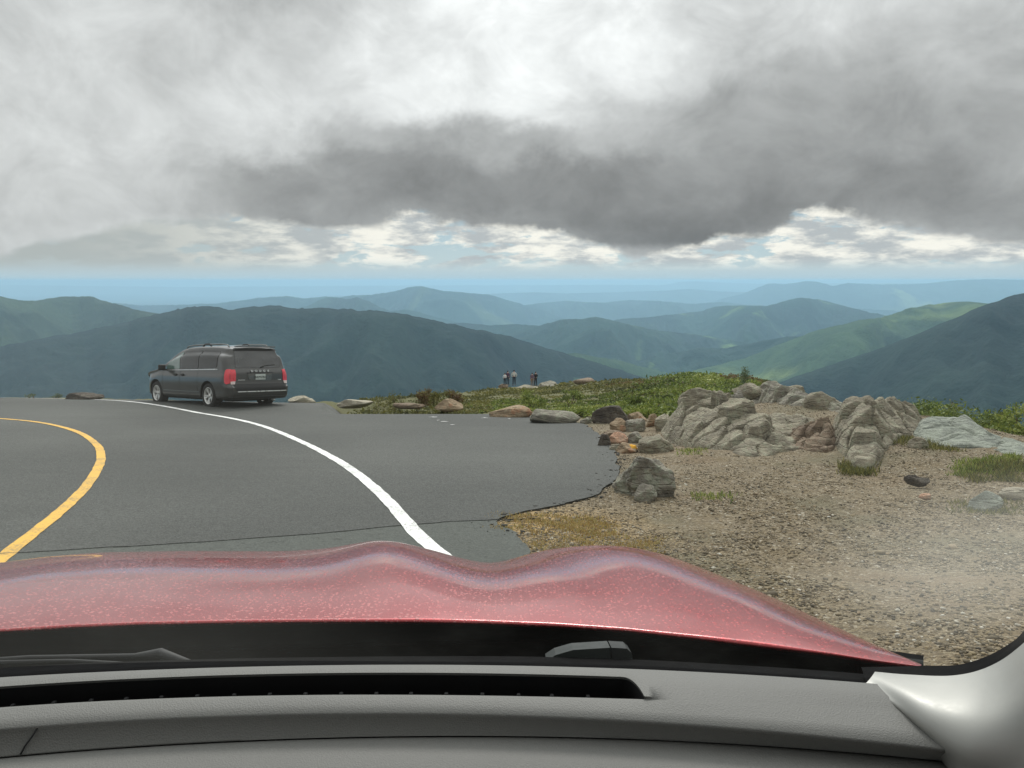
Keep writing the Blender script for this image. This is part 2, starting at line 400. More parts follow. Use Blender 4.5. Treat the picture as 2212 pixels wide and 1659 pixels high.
def ribbon(name, pts, width, m, label, ext=None):
    P = np.array([pl_at(x, y)[:2] for x, y in pts])
    if ext is not None: P = np.concatenate([ext, P])
    # smooth by Catmull-Rom
    out = []
    Q = np.concatenate([[2 * P[0] - P[1]], P, [2 * P[-1] - P[-2]]])
    for i in range(1, len(Q) - 2):
        L = np.linalg.norm(Q[i + 1] - Q[i]); n = max(4, int(L / .12))
        t = np.linspace(0, 1, n, endpoint=False)[:, None]
        out.append(.5 * (2 * Q[i] + (Q[i + 1] - Q[i - 1]) * t + (2 * Q[i - 1] - 5 * Q[i] + 4 * Q[i + 1] - Q[i + 2]) * t ** 2 + (3 * Q[i] - Q[i - 1] - 3 * Q[i + 1] + Q[i + 2]) * t ** 3))
    P = np.concatenate(out + [P[-1:]])
    for _ in range(12): P[1:-1] = .25 * P[:-2] + .5 * P[1:-1] + .25 * P[2:]
    tg = np.gradient(P, axis=0); tg /= np.linalg.norm(tg, axis=1)[:, None]; nr = np.stack([-tg[:, 1], tg[:, 0]], 1)
    k = np.linspace(-.5, .5, 5)
    s = np.cumsum(np.r_[0, np.linalg.norm(np.diff(P, axis=0), axis=1)])
    wl = 1 + .09 * fbm(s * 9, s * 0, octv=5); wr = 1 + .09 * fbm(s * 6, s * 0 + 50, octv=4)
    V = []
    for kk in k:
        q = P + nr * (kk * width * (wl if kk < 0 else wr))[:, None] if abs(kk) > .4 else P + nr * (kk * width)
        lift = .014 + .008 * (q[:, 1] > seamY(q[:, 0]))
        V.append(np.c_[q, H(q[:, 0], q[:, 1], False) + lift])
    V = np.stack(V, 1)
    return tag(mk(name, V, gridf(*V.shape[:2]), m, smooth=False), kind='structure', label=label)
def mat_paint(name, c, dirt):
    m, T, b = mat(name, rough=.7); p = geop(T)
    n = T.noise(p, 38., 6, .75); n2 = T.noise(p, 2.4, 4)
    col = T.mixc(T.ss(T.math('ADD', n, T.math('MULTIPLY', T.math('SUBTRACT', n2, .5), .35)), .50, .60, 0., .8), c, dirt); col = T.mixc(T.ss(n2, .4, .7, 0., .25), col, dirt)
    T.link(col, b.inputs['Base Color']); bump(T, b, n, .004, .6); return m
MWL = mat_paint('white_line_paint', S(236, 238, 234), S(150, 150, 146))
MYL = mat_paint('yellow_line_paint', S(226, 176, 62), S(150, 128, 80))
ribbon('road_marking', [(935, 1188), (912, 1165), (885, 1142), (850, 1098), (800, 1050), (740, 1004), (650, 956), (560, 920), (470, 900), (350, 883), (235, 872), (120, 867), (0, 863.5)], .125, MWL, 'white edge line curving round the bend', ext=[(.6, 1.), (.35, 2.5), (.0, 4.2)])
ribbon('road_marking', [(-420, 1560), (-160, 1340), (0, 1213), (62, 1165), (130, 1110), (180, 1062), (208, 1022), (219, 990), (208, 962), (165, 934), (90, 915), (0, 906), (-150, 898)], .112, MYL, 'yellow centre line hooking back round the bend')
# chips of tarmac and white spills on the surface
def spill(pts, name='road_marking'):
    V, Fc = [], []
    for (x, y, w, h) in pts:
        c = pl_at(x, y); n = 14; i0 = len(V)
        W_ = w / F * c[1]; D_ = abs(pl_at(x, y - h / 2)[1] - pl_at(x, y + h / 2)[1])
        a = np.linspace(0, 2 * np.pi, n, endpoint=False); r = 1 + .45 * RNG.standard_normal(n) * .6
        for k in range(n):
            X, Y = c[0] + W_ / 2 * math.cos(a[k]) * r[k], c[1] + D_ / 2 * math.sin(a[k]) * r[k]
            V.append((X, Y, H(X, Y, False) + .026))
        Fc.append(tuple(range(i0, i0 + n)))
    return V, Fc
sp_px = [(903, 887, 12, 2.2), (932, 885, 14, 2), (921, 894, 12, 2.4), (937, 903, 20, 2.6), (946, 910, 8, 1.8), (960, 913, 22, 2.2), (978, 920, 14, 1.6), (996, 884, 8, 1.2), (1054, 891, 10, 1.6), (1065, 889, 14, 1.2), (1062, 899, 12, 2), (1048, 905, 18, 1.8), (1100, 907, 10, 1.4), (1160, 894, 6, 1.4), (640, 872, 16, 1.4)]
V, Fc = spill([(x, y, w * .8, h * .7) for x, y, w, h in sp_px])
tag(mk('road_stain', V, Fc, mat_paint('old_splash', S(176, 178, 174), S(110, 110, 108)), smooth=False), kind='structure', label='scattered white paint splashes on the dark tarmac')

# ---------------------------------------------------------------- gravel
def ico(n):
    bm = bmesh.new(); bmesh.ops.create_icosphere(bm, subdivisions=n, radius=1.)
    V = np.array([v.co[:] for v in bm.verts]); Fc = np.array([[v.index for v in f.verts] for f in bm.faces]); bm.free(); return V, Fc
def mat_stone():
    m, T, b = mat('gravel_stone', rough=.85)
    t = tone(T); c = T.ramp(t, [(0, S(66, 60, 48)), (.25, S(96, 86, 66)), (.5, S(122, 109, 83)), (.72, S(142, 127, 97)), (.88, S(142, 124, 98)), (.97, S(166, 158, 138)), (1, S(206, 202, 188))])
    n = T.noise(geop(T), 60., 3); c = T.mixc(T.ss(n, .4, .7, 0., .4), c, S(96, 90, 78))
    T.link(c, b.inputs['Base Color']); return m
def stones(name, n, zone, smin, smax, label):
    v0, f0 = ico(1); keep = RNG.random(len(v0)) > -1
    X, Y = zone(n); n = len(X)
    s = smin * (smax / smin) ** (RNG.random(n) ** 2.2)
    sc_ = np.stack([s * RNG.uniform(.8, 1.4, n), s * RNG.uniform(.7, 1.1, n), s * RNG.uniform(.35, .75, n)], 1)
    a = RNG.random(n) * 6.283; ca, sa = np.cos(a), np.sin(a)
    V = v0[None] * (1 + .28 * RNG.standard_normal((n, len(v0), 1)).clip(-1.2, 1.2)) * sc_[:, None]
    V = np.stack([V[..., 0] * ca[:, None] - V[..., 1] * sa[:, None], V[..., 0] * sa[:, None] + V[..., 1] * ca[:, None], V[..., 2]], -1)
    z = H(X, Y) + sc_[:, 2] * .25
    V = V + np.stack([X, Y, z], 1)[:, None]
    Fc = (f0[None] + (np.arange(n) * len(v0))[:, None, None]).reshape(-1, 3)
    tn = np.repeat(RNG.random(n), len(v0))
    return tag(mk(name, V.reshape(-1, 3), Fc, MSTONE, smooth=False, attr=tn), kind='stuff', label=label)
MSTONE = mat_stone()
def zone_gravel(n):
    # evenly spread as seen: denser near
    Y = 3.0 * (17.5 / 3.0) ** RNG.random(n * 2) ; c = RNG.uniform(-.05, .78, n * 2); X = c * Y
    dens = fbm(X * 1.3, Y * 1.3, octv=4); k = (roadmask(X, Y) > .0) & (dens > RNG.uniform(-1.1, .5, len(X)))
    return X[k][:n], Y[k][:n]
stones('gravel', 80000, zone_gravel, .005, .016, 'loose tan and grey gravel covering the verge')
def zone_chip(n):
    k = RNG.integers(3, 22, n); t = RNG.random(n); Y = RNG.uniform(6.2, 14, n); X = np.interp(Y, EY, EX) + RNG.normal(-.02, .10, n)
    return X, Y
o_ = stones('gravel', 330, zone_chip, .006, .022, 'crumbled tarmac chips along the ragged edge')
o_.data.materials.clear(); o_.data.materials.append(plain('tar_chip', S(62, 62, 58), .9))
for v in (): pass
o_.location.z = .012

# ---------------------------------------------------------------- hills
def mat_hill(name, c1, c2, patch=None, pscale=.0008, bs=.02, lo=.5, hi=.62):
    m, T, b = mat(name, rough=1., spec=.1)
    p = geop(T); n = T.noise(p, .0011, 6, .6); f = T.noise(p, .02, 5, .7); g = T.vor(p, .055); f2 = T.noise(p, .075, 3, .7)
    c = T.mixc(T.ss(n, .3, .7), c1, c2)
    k = T.math('ADD', T.math('MULTIPLY_ADD', f, 1.0, .05), T.math('MULTIPLY', f2, .9)); c = T.mixc(1., c, T.comb(k, k, k), 'MULTIPLY')
    if patch:  # paler green paints in sun patches from cloud gaps; on dark_forest, bare scars
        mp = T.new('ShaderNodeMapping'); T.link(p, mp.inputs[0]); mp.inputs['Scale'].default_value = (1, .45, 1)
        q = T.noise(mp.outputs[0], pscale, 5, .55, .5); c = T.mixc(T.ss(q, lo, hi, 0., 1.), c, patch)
    T.link(c, b.inputs['Base Color']); bump(T, b, T.math('SUBTRACT', f, T.math('MULTIPLY', g, .4)), 10., .8)
    return m
DARK = S(46, 62, 44); MID = S(62, 84, 50); LITE = S(98, 122, 58); MEAD = S(140, 160, 82)
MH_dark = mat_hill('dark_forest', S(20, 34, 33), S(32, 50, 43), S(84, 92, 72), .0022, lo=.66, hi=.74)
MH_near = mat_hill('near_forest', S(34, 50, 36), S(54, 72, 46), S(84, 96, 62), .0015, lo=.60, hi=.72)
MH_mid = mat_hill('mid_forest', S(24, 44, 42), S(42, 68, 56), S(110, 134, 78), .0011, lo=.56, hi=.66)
MH_lit = mat_hill('sunlit_woodland', S(42, 64, 46), S(66, 90, 56), S(138, 154, 86), .0011, lo=.54, hi=.70)  # lit copy of the forest: sunshine put into the greens
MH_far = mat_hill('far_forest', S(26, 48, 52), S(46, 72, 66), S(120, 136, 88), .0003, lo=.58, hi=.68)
VALLEY = -900.
def ridge(pts, dist, m, label, depth=.35, slope=.42, jag=3., rough=1., cols=420, back=.6, dslope=0., name='hill', foot=None):
    """a hill whose skyline runs through photo points at a real distance, with spurs and gullies on its flank"""
    P = np.array(pts, float); xs = np.linspace(P[0, 0], P[-1, 0], cols)
    # smooth monotone-ish interpolation
    y = np.interp(xs, P[:, 0], P[:, 1])
    k = np.hanning(max(5, int(cols * 7 / max(60, P[-1, 0] - P[0, 0])) | 1)); k /= k.sum(); yp = np.pad(y, len(k) // 2, mode='edge'); y = np.convolve(yp, k, 'valid')[:cols]
    R = np.stack([ray(a, b_) for a, b_ in zip(xs, y)])
    dd = dist * (1 + .08 * fbm(xs * .006 + dist, xs * 0 + 3, octv=3) + dslope * (xs - xs.mean()) / (xs[-1] - xs[0]))
    C = R * (dd / R[:, 1])[:, None]
    C[:, 2] += jag * fbm(C[:, 0] * .012, C[:, 0] * 0 + dist, octv=5, g=.7)
    u = C[:, 0] / C[:, 1]
    nr = 150; tf = np.linspace(0, 1, nr) ** 1.6
    bott = (foot if foot is not None else VALLEY - 60)
    rows = []
    for t in tf[::-1]:      # front flank, far to near (starts at the brow)
        pass
    Dn = (C[:, 2] - bott) / slope
    Yf = C[None, :, 1] - tf[:, None] * Dn[None]
    Yf = np.maximum(Yf, 500.)
    Xf = u[None] * Yf
    drop = (C[None, :, 1] - Yf) * slope
    # convex brow, concave foot, spurs running downhill
    prof = np.where(tf[:, None] < .12, tf[:, None] ** 2 / .24, tf[:, None] - .06) / .94
    Zf = C[None, :, 2] + (bott - C[None, :, 2]) * prof
    amp = rough * np.sin(np.pi * np.clip(tf, 0, 1)) ** .7
    sc_ = 1. / (dist * .055)
    warp = fbm(Xf * sc_ * .5, Yf * sc_ * .5 + 5, octv=3)
    n = fbm(Xf * sc_ + warp * .8, Yf * sc_ * .45 + dist, octv=6, g=.5)
    Zf = Zf + amp[:, None] * n * dist * .016
    # never let a spur rise above the line of sight to the brow
    lim = (C[None, :, 2] / C[None, :, 1]) * Yf - 1.5 - tf[:, None] * 10
    Zf = np.where(tf[:, None] > 0, np.minimum(Zf, lim), Zf)
    tb = np.linspace(1, .04, 14)
    Yb = C[None, :, 1] + tb[:, None] * Dn[None] * back; Xb = u[None] * Yb
    Zb = C[None, :, 2] + (bott - C[None, :, 2]) * np.clip(tb[:, None] ** 1.2, 0, 1)
    X = np.concatenate([Xb, Xf]); Y = np.concatenate([Yb, Yf]); Z = np.concatenate([Zb, Zf])
    return tag(mk(name, np.stack([X, Y, Z], -1), gridf(*X.shape), m), kind='structure', label=label)
# valley floor, one sheet to the horizon
ysv = np.geomspace(900, 125000, 170); sv = np.linspace(-1.0, 1.0, 260)
Yv, Sv = np.meshgrid(ysv, sv, indexing='ij'); Xv = Sv * Yv
Zv = VALLEY + 26 * fbm(Xv * .0006, Yv * .0004, octv=5) + sstep((Yv - 15000) / 50000) * (120 * fbm(Xv * .00012, Yv * .00010, octv=5) - 20)
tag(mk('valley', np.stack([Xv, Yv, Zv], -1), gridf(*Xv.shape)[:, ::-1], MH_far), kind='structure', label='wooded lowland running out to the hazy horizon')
def R_(pts, *a, **k): return ridge(pts, *a, **k)
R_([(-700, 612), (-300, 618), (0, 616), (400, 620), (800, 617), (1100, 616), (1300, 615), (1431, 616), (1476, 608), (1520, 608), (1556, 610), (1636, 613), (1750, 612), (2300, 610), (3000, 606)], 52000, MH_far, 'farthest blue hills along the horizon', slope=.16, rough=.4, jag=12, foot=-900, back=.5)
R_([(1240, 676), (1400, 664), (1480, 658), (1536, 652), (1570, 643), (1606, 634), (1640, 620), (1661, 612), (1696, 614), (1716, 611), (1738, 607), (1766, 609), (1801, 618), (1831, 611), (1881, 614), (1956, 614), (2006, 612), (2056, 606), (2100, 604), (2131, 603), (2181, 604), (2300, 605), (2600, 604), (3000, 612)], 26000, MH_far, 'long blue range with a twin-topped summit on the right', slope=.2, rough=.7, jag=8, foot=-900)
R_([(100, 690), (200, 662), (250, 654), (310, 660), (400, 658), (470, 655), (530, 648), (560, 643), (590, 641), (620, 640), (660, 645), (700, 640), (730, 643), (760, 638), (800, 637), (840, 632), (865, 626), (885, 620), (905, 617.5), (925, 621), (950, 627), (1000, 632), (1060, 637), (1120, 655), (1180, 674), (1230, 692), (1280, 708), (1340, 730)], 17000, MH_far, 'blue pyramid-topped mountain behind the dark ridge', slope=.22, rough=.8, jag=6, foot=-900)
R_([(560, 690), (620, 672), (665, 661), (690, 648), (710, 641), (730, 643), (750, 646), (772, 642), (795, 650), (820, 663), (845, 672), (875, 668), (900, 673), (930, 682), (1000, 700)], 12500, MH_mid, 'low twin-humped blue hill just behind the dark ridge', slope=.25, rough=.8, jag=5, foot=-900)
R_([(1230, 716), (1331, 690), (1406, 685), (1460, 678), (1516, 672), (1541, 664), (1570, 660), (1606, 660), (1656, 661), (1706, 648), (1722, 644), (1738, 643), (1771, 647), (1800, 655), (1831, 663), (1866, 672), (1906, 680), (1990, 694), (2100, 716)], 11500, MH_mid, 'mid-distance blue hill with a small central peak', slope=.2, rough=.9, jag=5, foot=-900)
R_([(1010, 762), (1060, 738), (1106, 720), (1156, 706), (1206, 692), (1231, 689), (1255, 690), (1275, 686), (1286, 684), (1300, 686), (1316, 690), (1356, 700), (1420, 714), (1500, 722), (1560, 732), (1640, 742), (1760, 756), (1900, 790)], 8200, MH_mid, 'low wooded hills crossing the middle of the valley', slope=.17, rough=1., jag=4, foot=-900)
R_([(1080, 800), (1150, 770), (1240, 762), (1330, 778), (1420, 800), (1500, 826)], 5400, MH_lit, 'wooded foothill in the valley, painted sunlit green', slope=.2, rough=.8, jag=3, foot=-900)
R_([(1380, 850), (1500, 800), (1600, 776), (1650, 758), (1706, 735), (1760, 716), (1810, 704), (1856, 691), (1906, 686), (1930, 678), (1956, 668), (2011, 658), (2056, 653), (2091, 652), (2126, 655), (2200, 660), (2400, 668), (2800, 690)], 5600, MH_lit, 'hill painted sunlit green behind the dark right-hand slope', slope=.26, rough=1., jag=4)
R_([(1540, 876), (1640, 842), (1731, 810), (1806, 785), (1870, 764), (1931, 741), (1975, 725), (2006, 712), (2040, 696), (2071, 684), (2096, 672), (2115, 664), (2131, 658), (2156, 649), (2212, 633), (2300, 612), (2450, 604), (3000, 602)], 3600, MH_dark, 'dark forested mountainside rising at the right', slope=.38, rough=1., jag=2.5)
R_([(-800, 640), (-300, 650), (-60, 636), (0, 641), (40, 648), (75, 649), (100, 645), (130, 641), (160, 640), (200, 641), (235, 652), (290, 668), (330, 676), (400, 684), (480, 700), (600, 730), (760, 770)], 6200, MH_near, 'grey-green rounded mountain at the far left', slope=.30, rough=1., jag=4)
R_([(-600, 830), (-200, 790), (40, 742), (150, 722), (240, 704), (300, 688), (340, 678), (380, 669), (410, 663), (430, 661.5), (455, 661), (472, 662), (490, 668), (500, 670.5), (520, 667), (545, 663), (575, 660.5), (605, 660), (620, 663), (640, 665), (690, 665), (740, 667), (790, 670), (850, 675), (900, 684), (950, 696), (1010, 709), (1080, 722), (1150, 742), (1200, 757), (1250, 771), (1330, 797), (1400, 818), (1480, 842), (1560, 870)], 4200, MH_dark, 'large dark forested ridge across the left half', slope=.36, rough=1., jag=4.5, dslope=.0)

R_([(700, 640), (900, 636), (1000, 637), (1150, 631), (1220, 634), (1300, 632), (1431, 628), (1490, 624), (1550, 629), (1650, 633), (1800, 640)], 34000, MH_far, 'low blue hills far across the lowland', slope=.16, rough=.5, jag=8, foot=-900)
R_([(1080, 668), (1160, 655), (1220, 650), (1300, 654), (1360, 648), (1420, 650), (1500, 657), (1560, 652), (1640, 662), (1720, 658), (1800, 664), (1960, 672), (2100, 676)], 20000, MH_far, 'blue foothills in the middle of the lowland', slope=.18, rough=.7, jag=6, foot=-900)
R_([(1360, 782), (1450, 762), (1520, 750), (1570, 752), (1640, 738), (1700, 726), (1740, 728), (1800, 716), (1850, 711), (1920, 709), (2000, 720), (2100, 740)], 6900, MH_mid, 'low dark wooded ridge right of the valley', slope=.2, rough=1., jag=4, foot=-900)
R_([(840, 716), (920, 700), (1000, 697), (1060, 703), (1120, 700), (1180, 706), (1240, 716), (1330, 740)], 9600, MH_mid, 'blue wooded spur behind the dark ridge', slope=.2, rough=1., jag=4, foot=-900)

# ---------------------------------------------------------------- the air between
bm = bmesh.new(); bmesh.ops.create_cube(bm, size=1.)
for v in bm.verts: v.co = Vector((v.co.x * 300000, v.co.y * 300000, (v.co.z + .5) * (1300 + 42) - 1300))
me = bpy.data.meshes.new('haze'); bm.to_mesh(me); bm.free(); hz = bpy.data.objects.new('haze', me); COL.objects.link(hz)
tag(hz, kind='stuff', label='pale blue haze filling the valley air')
hm = bpy.data.materials.new('haze'); hm.use_nodes = True; T = NT(hm.node_tree); T.n.clear()
pv = T.new('ShaderNodeVolumePrincipled'); pv.inputs['Color'].default_value = (.50, .775, .98, 1); pv.inputs['Density'].default_value = HAZE = 5.2e-5
pv.inputs['Anisotropy'].default_value = .45
T.link(pv.outputs[0], T.new('ShaderNodeOutputMaterial').inputs['Volume']); me.materials.append(hm)
# ================================================================ ROCKS
def mat_rock(name, c1, c2, lichen=S(150, 158, 136), lich=.5, warm=None):
    m, T, b = mat(name, rough=.9); c = objc(T); g = geop(T)
    n1 = T.noise(c, 3., 6, .62); n2 = T.noise(c, 12., 6, .7); n3 = T.noise(c, 45., 4, .7)
    mp = T.new('ShaderNodeMapping'); T.link(c, mp.inputs[0]); mp.inputs['Scale'].default_value = (1.2, 1.6, 7.); mp.inputs['Rotation'].default_value = (.35, .5, .2)
    st = T.noise(mp.outputs[0], 2.4, 5, .6, .8)
    col = T.mixc(T.ss(n1, .35, .65), c1, c2)
    col = T.mixc(T.ss(st, .50, .62, 0., .45), col, tuple(x * .55 for x in c1[:3]) + (1,))
    col = T.mixc(T.ss(T.math('ADD', n2, T.math('MULTIPLY', T.math('SUBTRACT', n1, .5), .5)), .50, .60, 0., lich), col, lichen)
    if warm: col = T.mixc(T.ss(n1, .56, .64, 0., .8), col, warm)
    k = T.math('MULTIPLY_ADD', n3, .5, .75); col = T.mixc(1., col, T.comb(k, k, k), 'MULTIPLY')
    T.link(col, b.inputs['Base Color'])
    h = T.math('ADD', T.math('MULTIPLY', n2, .9), T.math('ADD', T.math('MULTIPLY', st, .9), T.math('MULTIPLY', n3, .35)))
    cr = T.new('ShaderNodeTexVoronoi', feature='DISTANCE_TO_EDGE'); T.link(mp.outputs[0], cr.inputs['Vector']); cr.inputs['Scale'].default_value = 1.3
    h = T.math('ADD', h, T.ss(cr.outputs['Distance'], 0., .06, -.3, 0.))
    bump(T, b, h, .07, .9)
    return m
RM = dict(
 grey=mat_rock('grey_granite', S(132, 127, 115), S(164, 157, 141)),
 lich=mat_rock('lichened_granite', S(130, 123, 106), S(164, 155, 134), S(152, 155, 132), .55),
 pale=mat_rock('pale_granite', S(164, 156, 138), S(190, 182, 160), S(176, 176, 156), .4),
 tan=mat_rock('tan_rock', S(150, 130, 104), S(176, 152, 122), S(168, 160, 136), .4, S(176, 128, 96)),
 dark=mat_rock('dark_rock', S(66, 60, 54), S(96, 86, 74), S(112, 110, 98), .35),
 brown=mat_rock('brown_rock', S(120, 103, 85), S(152, 133, 112), S(140, 134, 114), .35),
 pink=mat_rock('pink_rock', S(182, 140, 114), S(206, 166, 136), S(186, 170, 150), .4),
 slab=mat_rock('bluegrey_ledge', S(130, 136, 126), S(152, 156, 144), S(164, 172, 156), .6))
ICO = {k: ico(k) for k in (3, 4, 5)}
def rock_mesh(seed, lvl=4, cuts=10, rnd=.12, sharp=.5, strata=0.):
    r = np.random.default_rng(seed); v, f = ICO[lvl]; p = v.copy()
    for _ in range(cuts):
        n = r.normal(size=3); n[2] = abs(n[2]) * .8 if r.random() < .7 else n[2]; n /= np.linalg.norm(n)
        c = r.uniform(sharp, .9); d = p @ n; k = d > c
        p[k] -= (d[k] - c)[:, None] * n * .985
    q = p * 1.4 + seed * 3.1
    nrm = v
    p = p + nrm * (rnd * fbm(q[:, 0], q[:, 1], q[:, 2], octv=5, g=.55))[:, None]
    rdg = 1 - np.abs(fbm(q[:, 0] * 1.7, q[:, 1] * 1.7, q[:, 2] * 2.6 + 9, octv=4))
    p = p - nrm * (rnd * .55 * np.clip(rdg - .8, 0, 1) * 4)[:, None]
    if strata:
        s = np.sin(p[:, 2] * 13 + p[:, 0] * 3 + 2 * fbm(q[:, 0], q[:, 1], octv=3)); p[:, :2] *= (1 + strata * np.sign(s) * np.abs(s) ** .4)[:, None]
    p -= (p.max(0) + p.min(0)) / 2; p /= (p.max(0) - p.min(0)) / 2
    return p, f
ROCKN = []; G3 = G4 = 0
def rock(box, m, label, dist=None, depth=.8, seed=0, cuts=10, rnd=.10, sharp=.55, sink=.22, tilt=(0, 0, 0), lvl=4, strata=0., group=None, cat='boulder', name='boulder', lift=0., asp=1.):
    """box: x0,y0,x1,y1 as seen in the photo -> real place and real size at its own distance"""
    x0, y0, x1, y1 = box
    if group in (G3, G4): e = (x1 - x0) * .07; x0 -= e; x1 += e
    cx = (x0 + x1) / 2
    if dist is None:
        B = g_at(cx, y1 - .12 * (y1 - y0))
        for k_ in range(12):      # never past the brow
            if B[1] > 60: B = g_at(cx, y1 + k_ * 1.5)
        if B[1] > 60: B = at_y(cx, y1, float(np.interp(cx, CR[:, 0], CR[:, 1])) - .3)
    else: B = at_y(cx, y1, dist)
    D = B[1]; w = (x1 - x0) / F * D * 1.02; h = (y1 - y0) / F * D * 1.02
    dy = w * depth
    p, f = rock_mesh(seed or int(cx * 7 + y1), lvl, cuts, rnd, sharp, strata)
    R = Matrix.Rotation(tilt[2], 3, 'Z') @ Matrix.Rotation(tilt[0], 3, 'X') @ Matrix.Rotation(tilt[1], 3, 'Y')
    p = p * np.array([1, 1, asp])
    if any(tilt): p = p @ np.array(R).T; p -= (p.max(0) + p.min(0)) / 2; p /= (p.max(0) - p.min(0)) / 2
    hh = h * (1 + sink)
    p = p * np.array([w / 2, dy / 2, hh / 2])
    z0 = at_y(cx, y0, D + dy * .15)[2]      # top of the stone
    loc = np.array([cx, 0, 0], float); loc = np.array([at_y(cx, (y0 + y1) / 2, D + dy * .2)[0], D + dy * .25, z0 - hh / 2 + lift])
    o = mk(name, p, f, RM[m]); o.location = loc
    tag(o, label, cat, group); ROCKN.append((loc, w)); return o
G1, G2, G3, G4 = 'boulders along the edge of the tarmac', 'tumbled stones below the left outcrop', 'blocks of the left rock outcrop', 'blocks of the right rock outcrop'
rock((139, 848, 224, 864), 'dark', 'long dark brown boulder on the brow behind the bend, left of the grey van', depth=.5, group=G1)
rock((620, 855, 682, 871), 'pale', 'low pale boulder just right of the parked van', depth=.6, group=G1)
rock((724, 863, 805, 880), 'pale', 'flat pale boulder with dark underside, left end of the shrubs', 23.9, depth=.5, group=G1, rnd=.06)
rock((848, 871, 918, 882), 'brown', 'very low brownish stone between two pale boulders at the tarmac edge', 23.2, depth=.5, group=G1)
rock((938, 862, 1001, 886), 'tan', 'tan wedge-topped boulder in front of the rusty shrubs', 22.6, depth=.6, group=G1, cuts=7, sharp=.45)
rock((1056, 876, 1150, 906), 'tan', 'long low reddish boulder sloping right beside the big grey one', depth=.5, group=G1, cuts=8, sharp=.45)
rock((1144, 883, 1254, 919), 'grey', 'large smooth rounded grey boulder at the tarmac edge', depth=.6, group=G1, rnd=.07)
rock((1253, 901, 1280, 917), 'grey', 'small grey stone squeezed between rounded and dark pyramid boulders', depth=.9, group=G1)
rock((1277, 876, 1367, 920), 'dark', 'dark pyramid-shaped boulder between grass and tumbled stones', depth=.7, group=G1, cuts=5, sharp=.35, seed=11, rnd=.06)
rock((1355, 890, 1398, 916), 'tan', 'tan rounded stone right of the dark pyramid boulder', group=G2)
rock((1316, 904, 1360, 937), 'tan', 'light tan stone stacked behind the pink-topped rock', group=G2)
rock((1348, 905, 1396, 935), 'grey', 'broad grey stone in the middle of the tumbled heap', group=G2)
rock((1394, 893, 1424, 926), 'tan', 'upright tan stone at the top of the tumbled heap', group=G2)
rock((1412, 894, 1450, 930), 'pale', 'pale rounded stone leaning on the dark leaning slab', group=G2)
rock((1301, 929, 1352, 948), 'brown', 'thin dark-sided ledge stone above the pink-topped rock', group=G2)
rock((1313, 934, 1358, 962), 'pink', 'pink-topped flat stone at the tarmac edge', group=G2, cuts=7, sharp=.4)
rock((1290, 937, 1320, 968), 'dark', 'dark upright stone touching the tarmac, left of the pink one', group=G2, cuts=6)
rock((1354, 933, 1390, 960), 'grey', 'knobbly grey stone right of the pink-topped one', group=G2)
rock((1330, 956, 1380, 982), 'tan', 'tan stone covered in orange lichen', group=G2)
rock((1316, 958, 1342, 976), 'lich', 'small greenish stone at the foot of the dark upright stone', group=G2)
rock((1378, 940, 1455, 984), 'lich', 'greenish slanting slab above the big jagged rock', group=G2, cuts=6, sharp=.4, tilt=(0, -.25, .3))
rock((1326, 982, 1454, 1084), 'grey', 'big jagged grey rock alone on the gravel by the tarmac corner', group=G2, cuts=16, sharp=.42, rnd=.2, lvl=5, seed=21, depth=.9)
rock((1370, 1046, 1420, 1086), 'grey', 'low grey spur at the foot of the big jagged rock', group=G2, cuts=9)
# left outcrop, resting on the near side of the mound
rock((1470, 836, 1560, 884), 'lich', 'overhanging cap block on top of the left outcrop', 15.0, group=G3, cuts=8, rnd=.12, depth=1.0, lvl=5, sink=.5)
rock((1434, 862, 1522, 924), 'grey', 'leaning grey block with dark hollow under the cap block', None, group=G3, cuts=9, sharp=.42, tilt=(0, -.6, .2), asp=.45, lvl=5, sink=.5)
rock((1496, 846, 1574, 918), 'lich', 'broad tilted slab right of the cap block', None, group=G3, cuts=7, sharp=.38, tilt=(0, -.7, .1), asp=.45, lvl=5, depth=.8, sink=.4)
rock((1588, 828, 1650, 862), 'lich', 'leftmost of three rounded summit boulders on the skyline', 16.3, group=G3, depth=.8, sink=.3)
rock((1644, 823, 1694, 862), 'grey', 'middle and tallest of three rounded summit boulders', 16.3, group=G3, depth=.8, sink=.3)
rock((1684, 832, 1742, 864), 'lich', 'rightmost wedge-shaped summit boulder on the skyline', 16.3, group=G3, depth=.8, sink=.3)
rock((1742, 846, 1812, 890), 'lich', 'low lichened hump on the mound between both outcrops', None, group=G3, depth=.7, sink=.4)
# right outcrop

rock((1966, 944, 2002, 974), 'lich', 'small greenish stone on moss below the long ledge', None, group=G4)
rock((1955, 1025, 2010, 1048), 'dark', 'flat dark stone lying alone on the gravel', None, depth=.6, cuts=5, sharp=.35, tilt=(0, -.25, 0), cat='stone', name='flat_stone')
rock((2083, 1062, 2168, 1092), 'slab', 'pale flat slab set in the gravel near the right edge', None, depth=.7, cuts=6, sharp=.4, rnd=.04, cat='stone', name='flat_stone', sink=.9)
rock((2156, 1054, 2240, 1070), 'pale', 'long thin pale slab behind the other flat slab', None, depth=.5, cuts=6, rnd=.04, cat='stone', name='flat_stone', sink=.9)
rock((1984, 1066, 2014, 1079), 'pink', 'small pinkish stone between dark stone and pale slab', None, depth=.7, lvl=3, cat='stone', name='flat_stone')

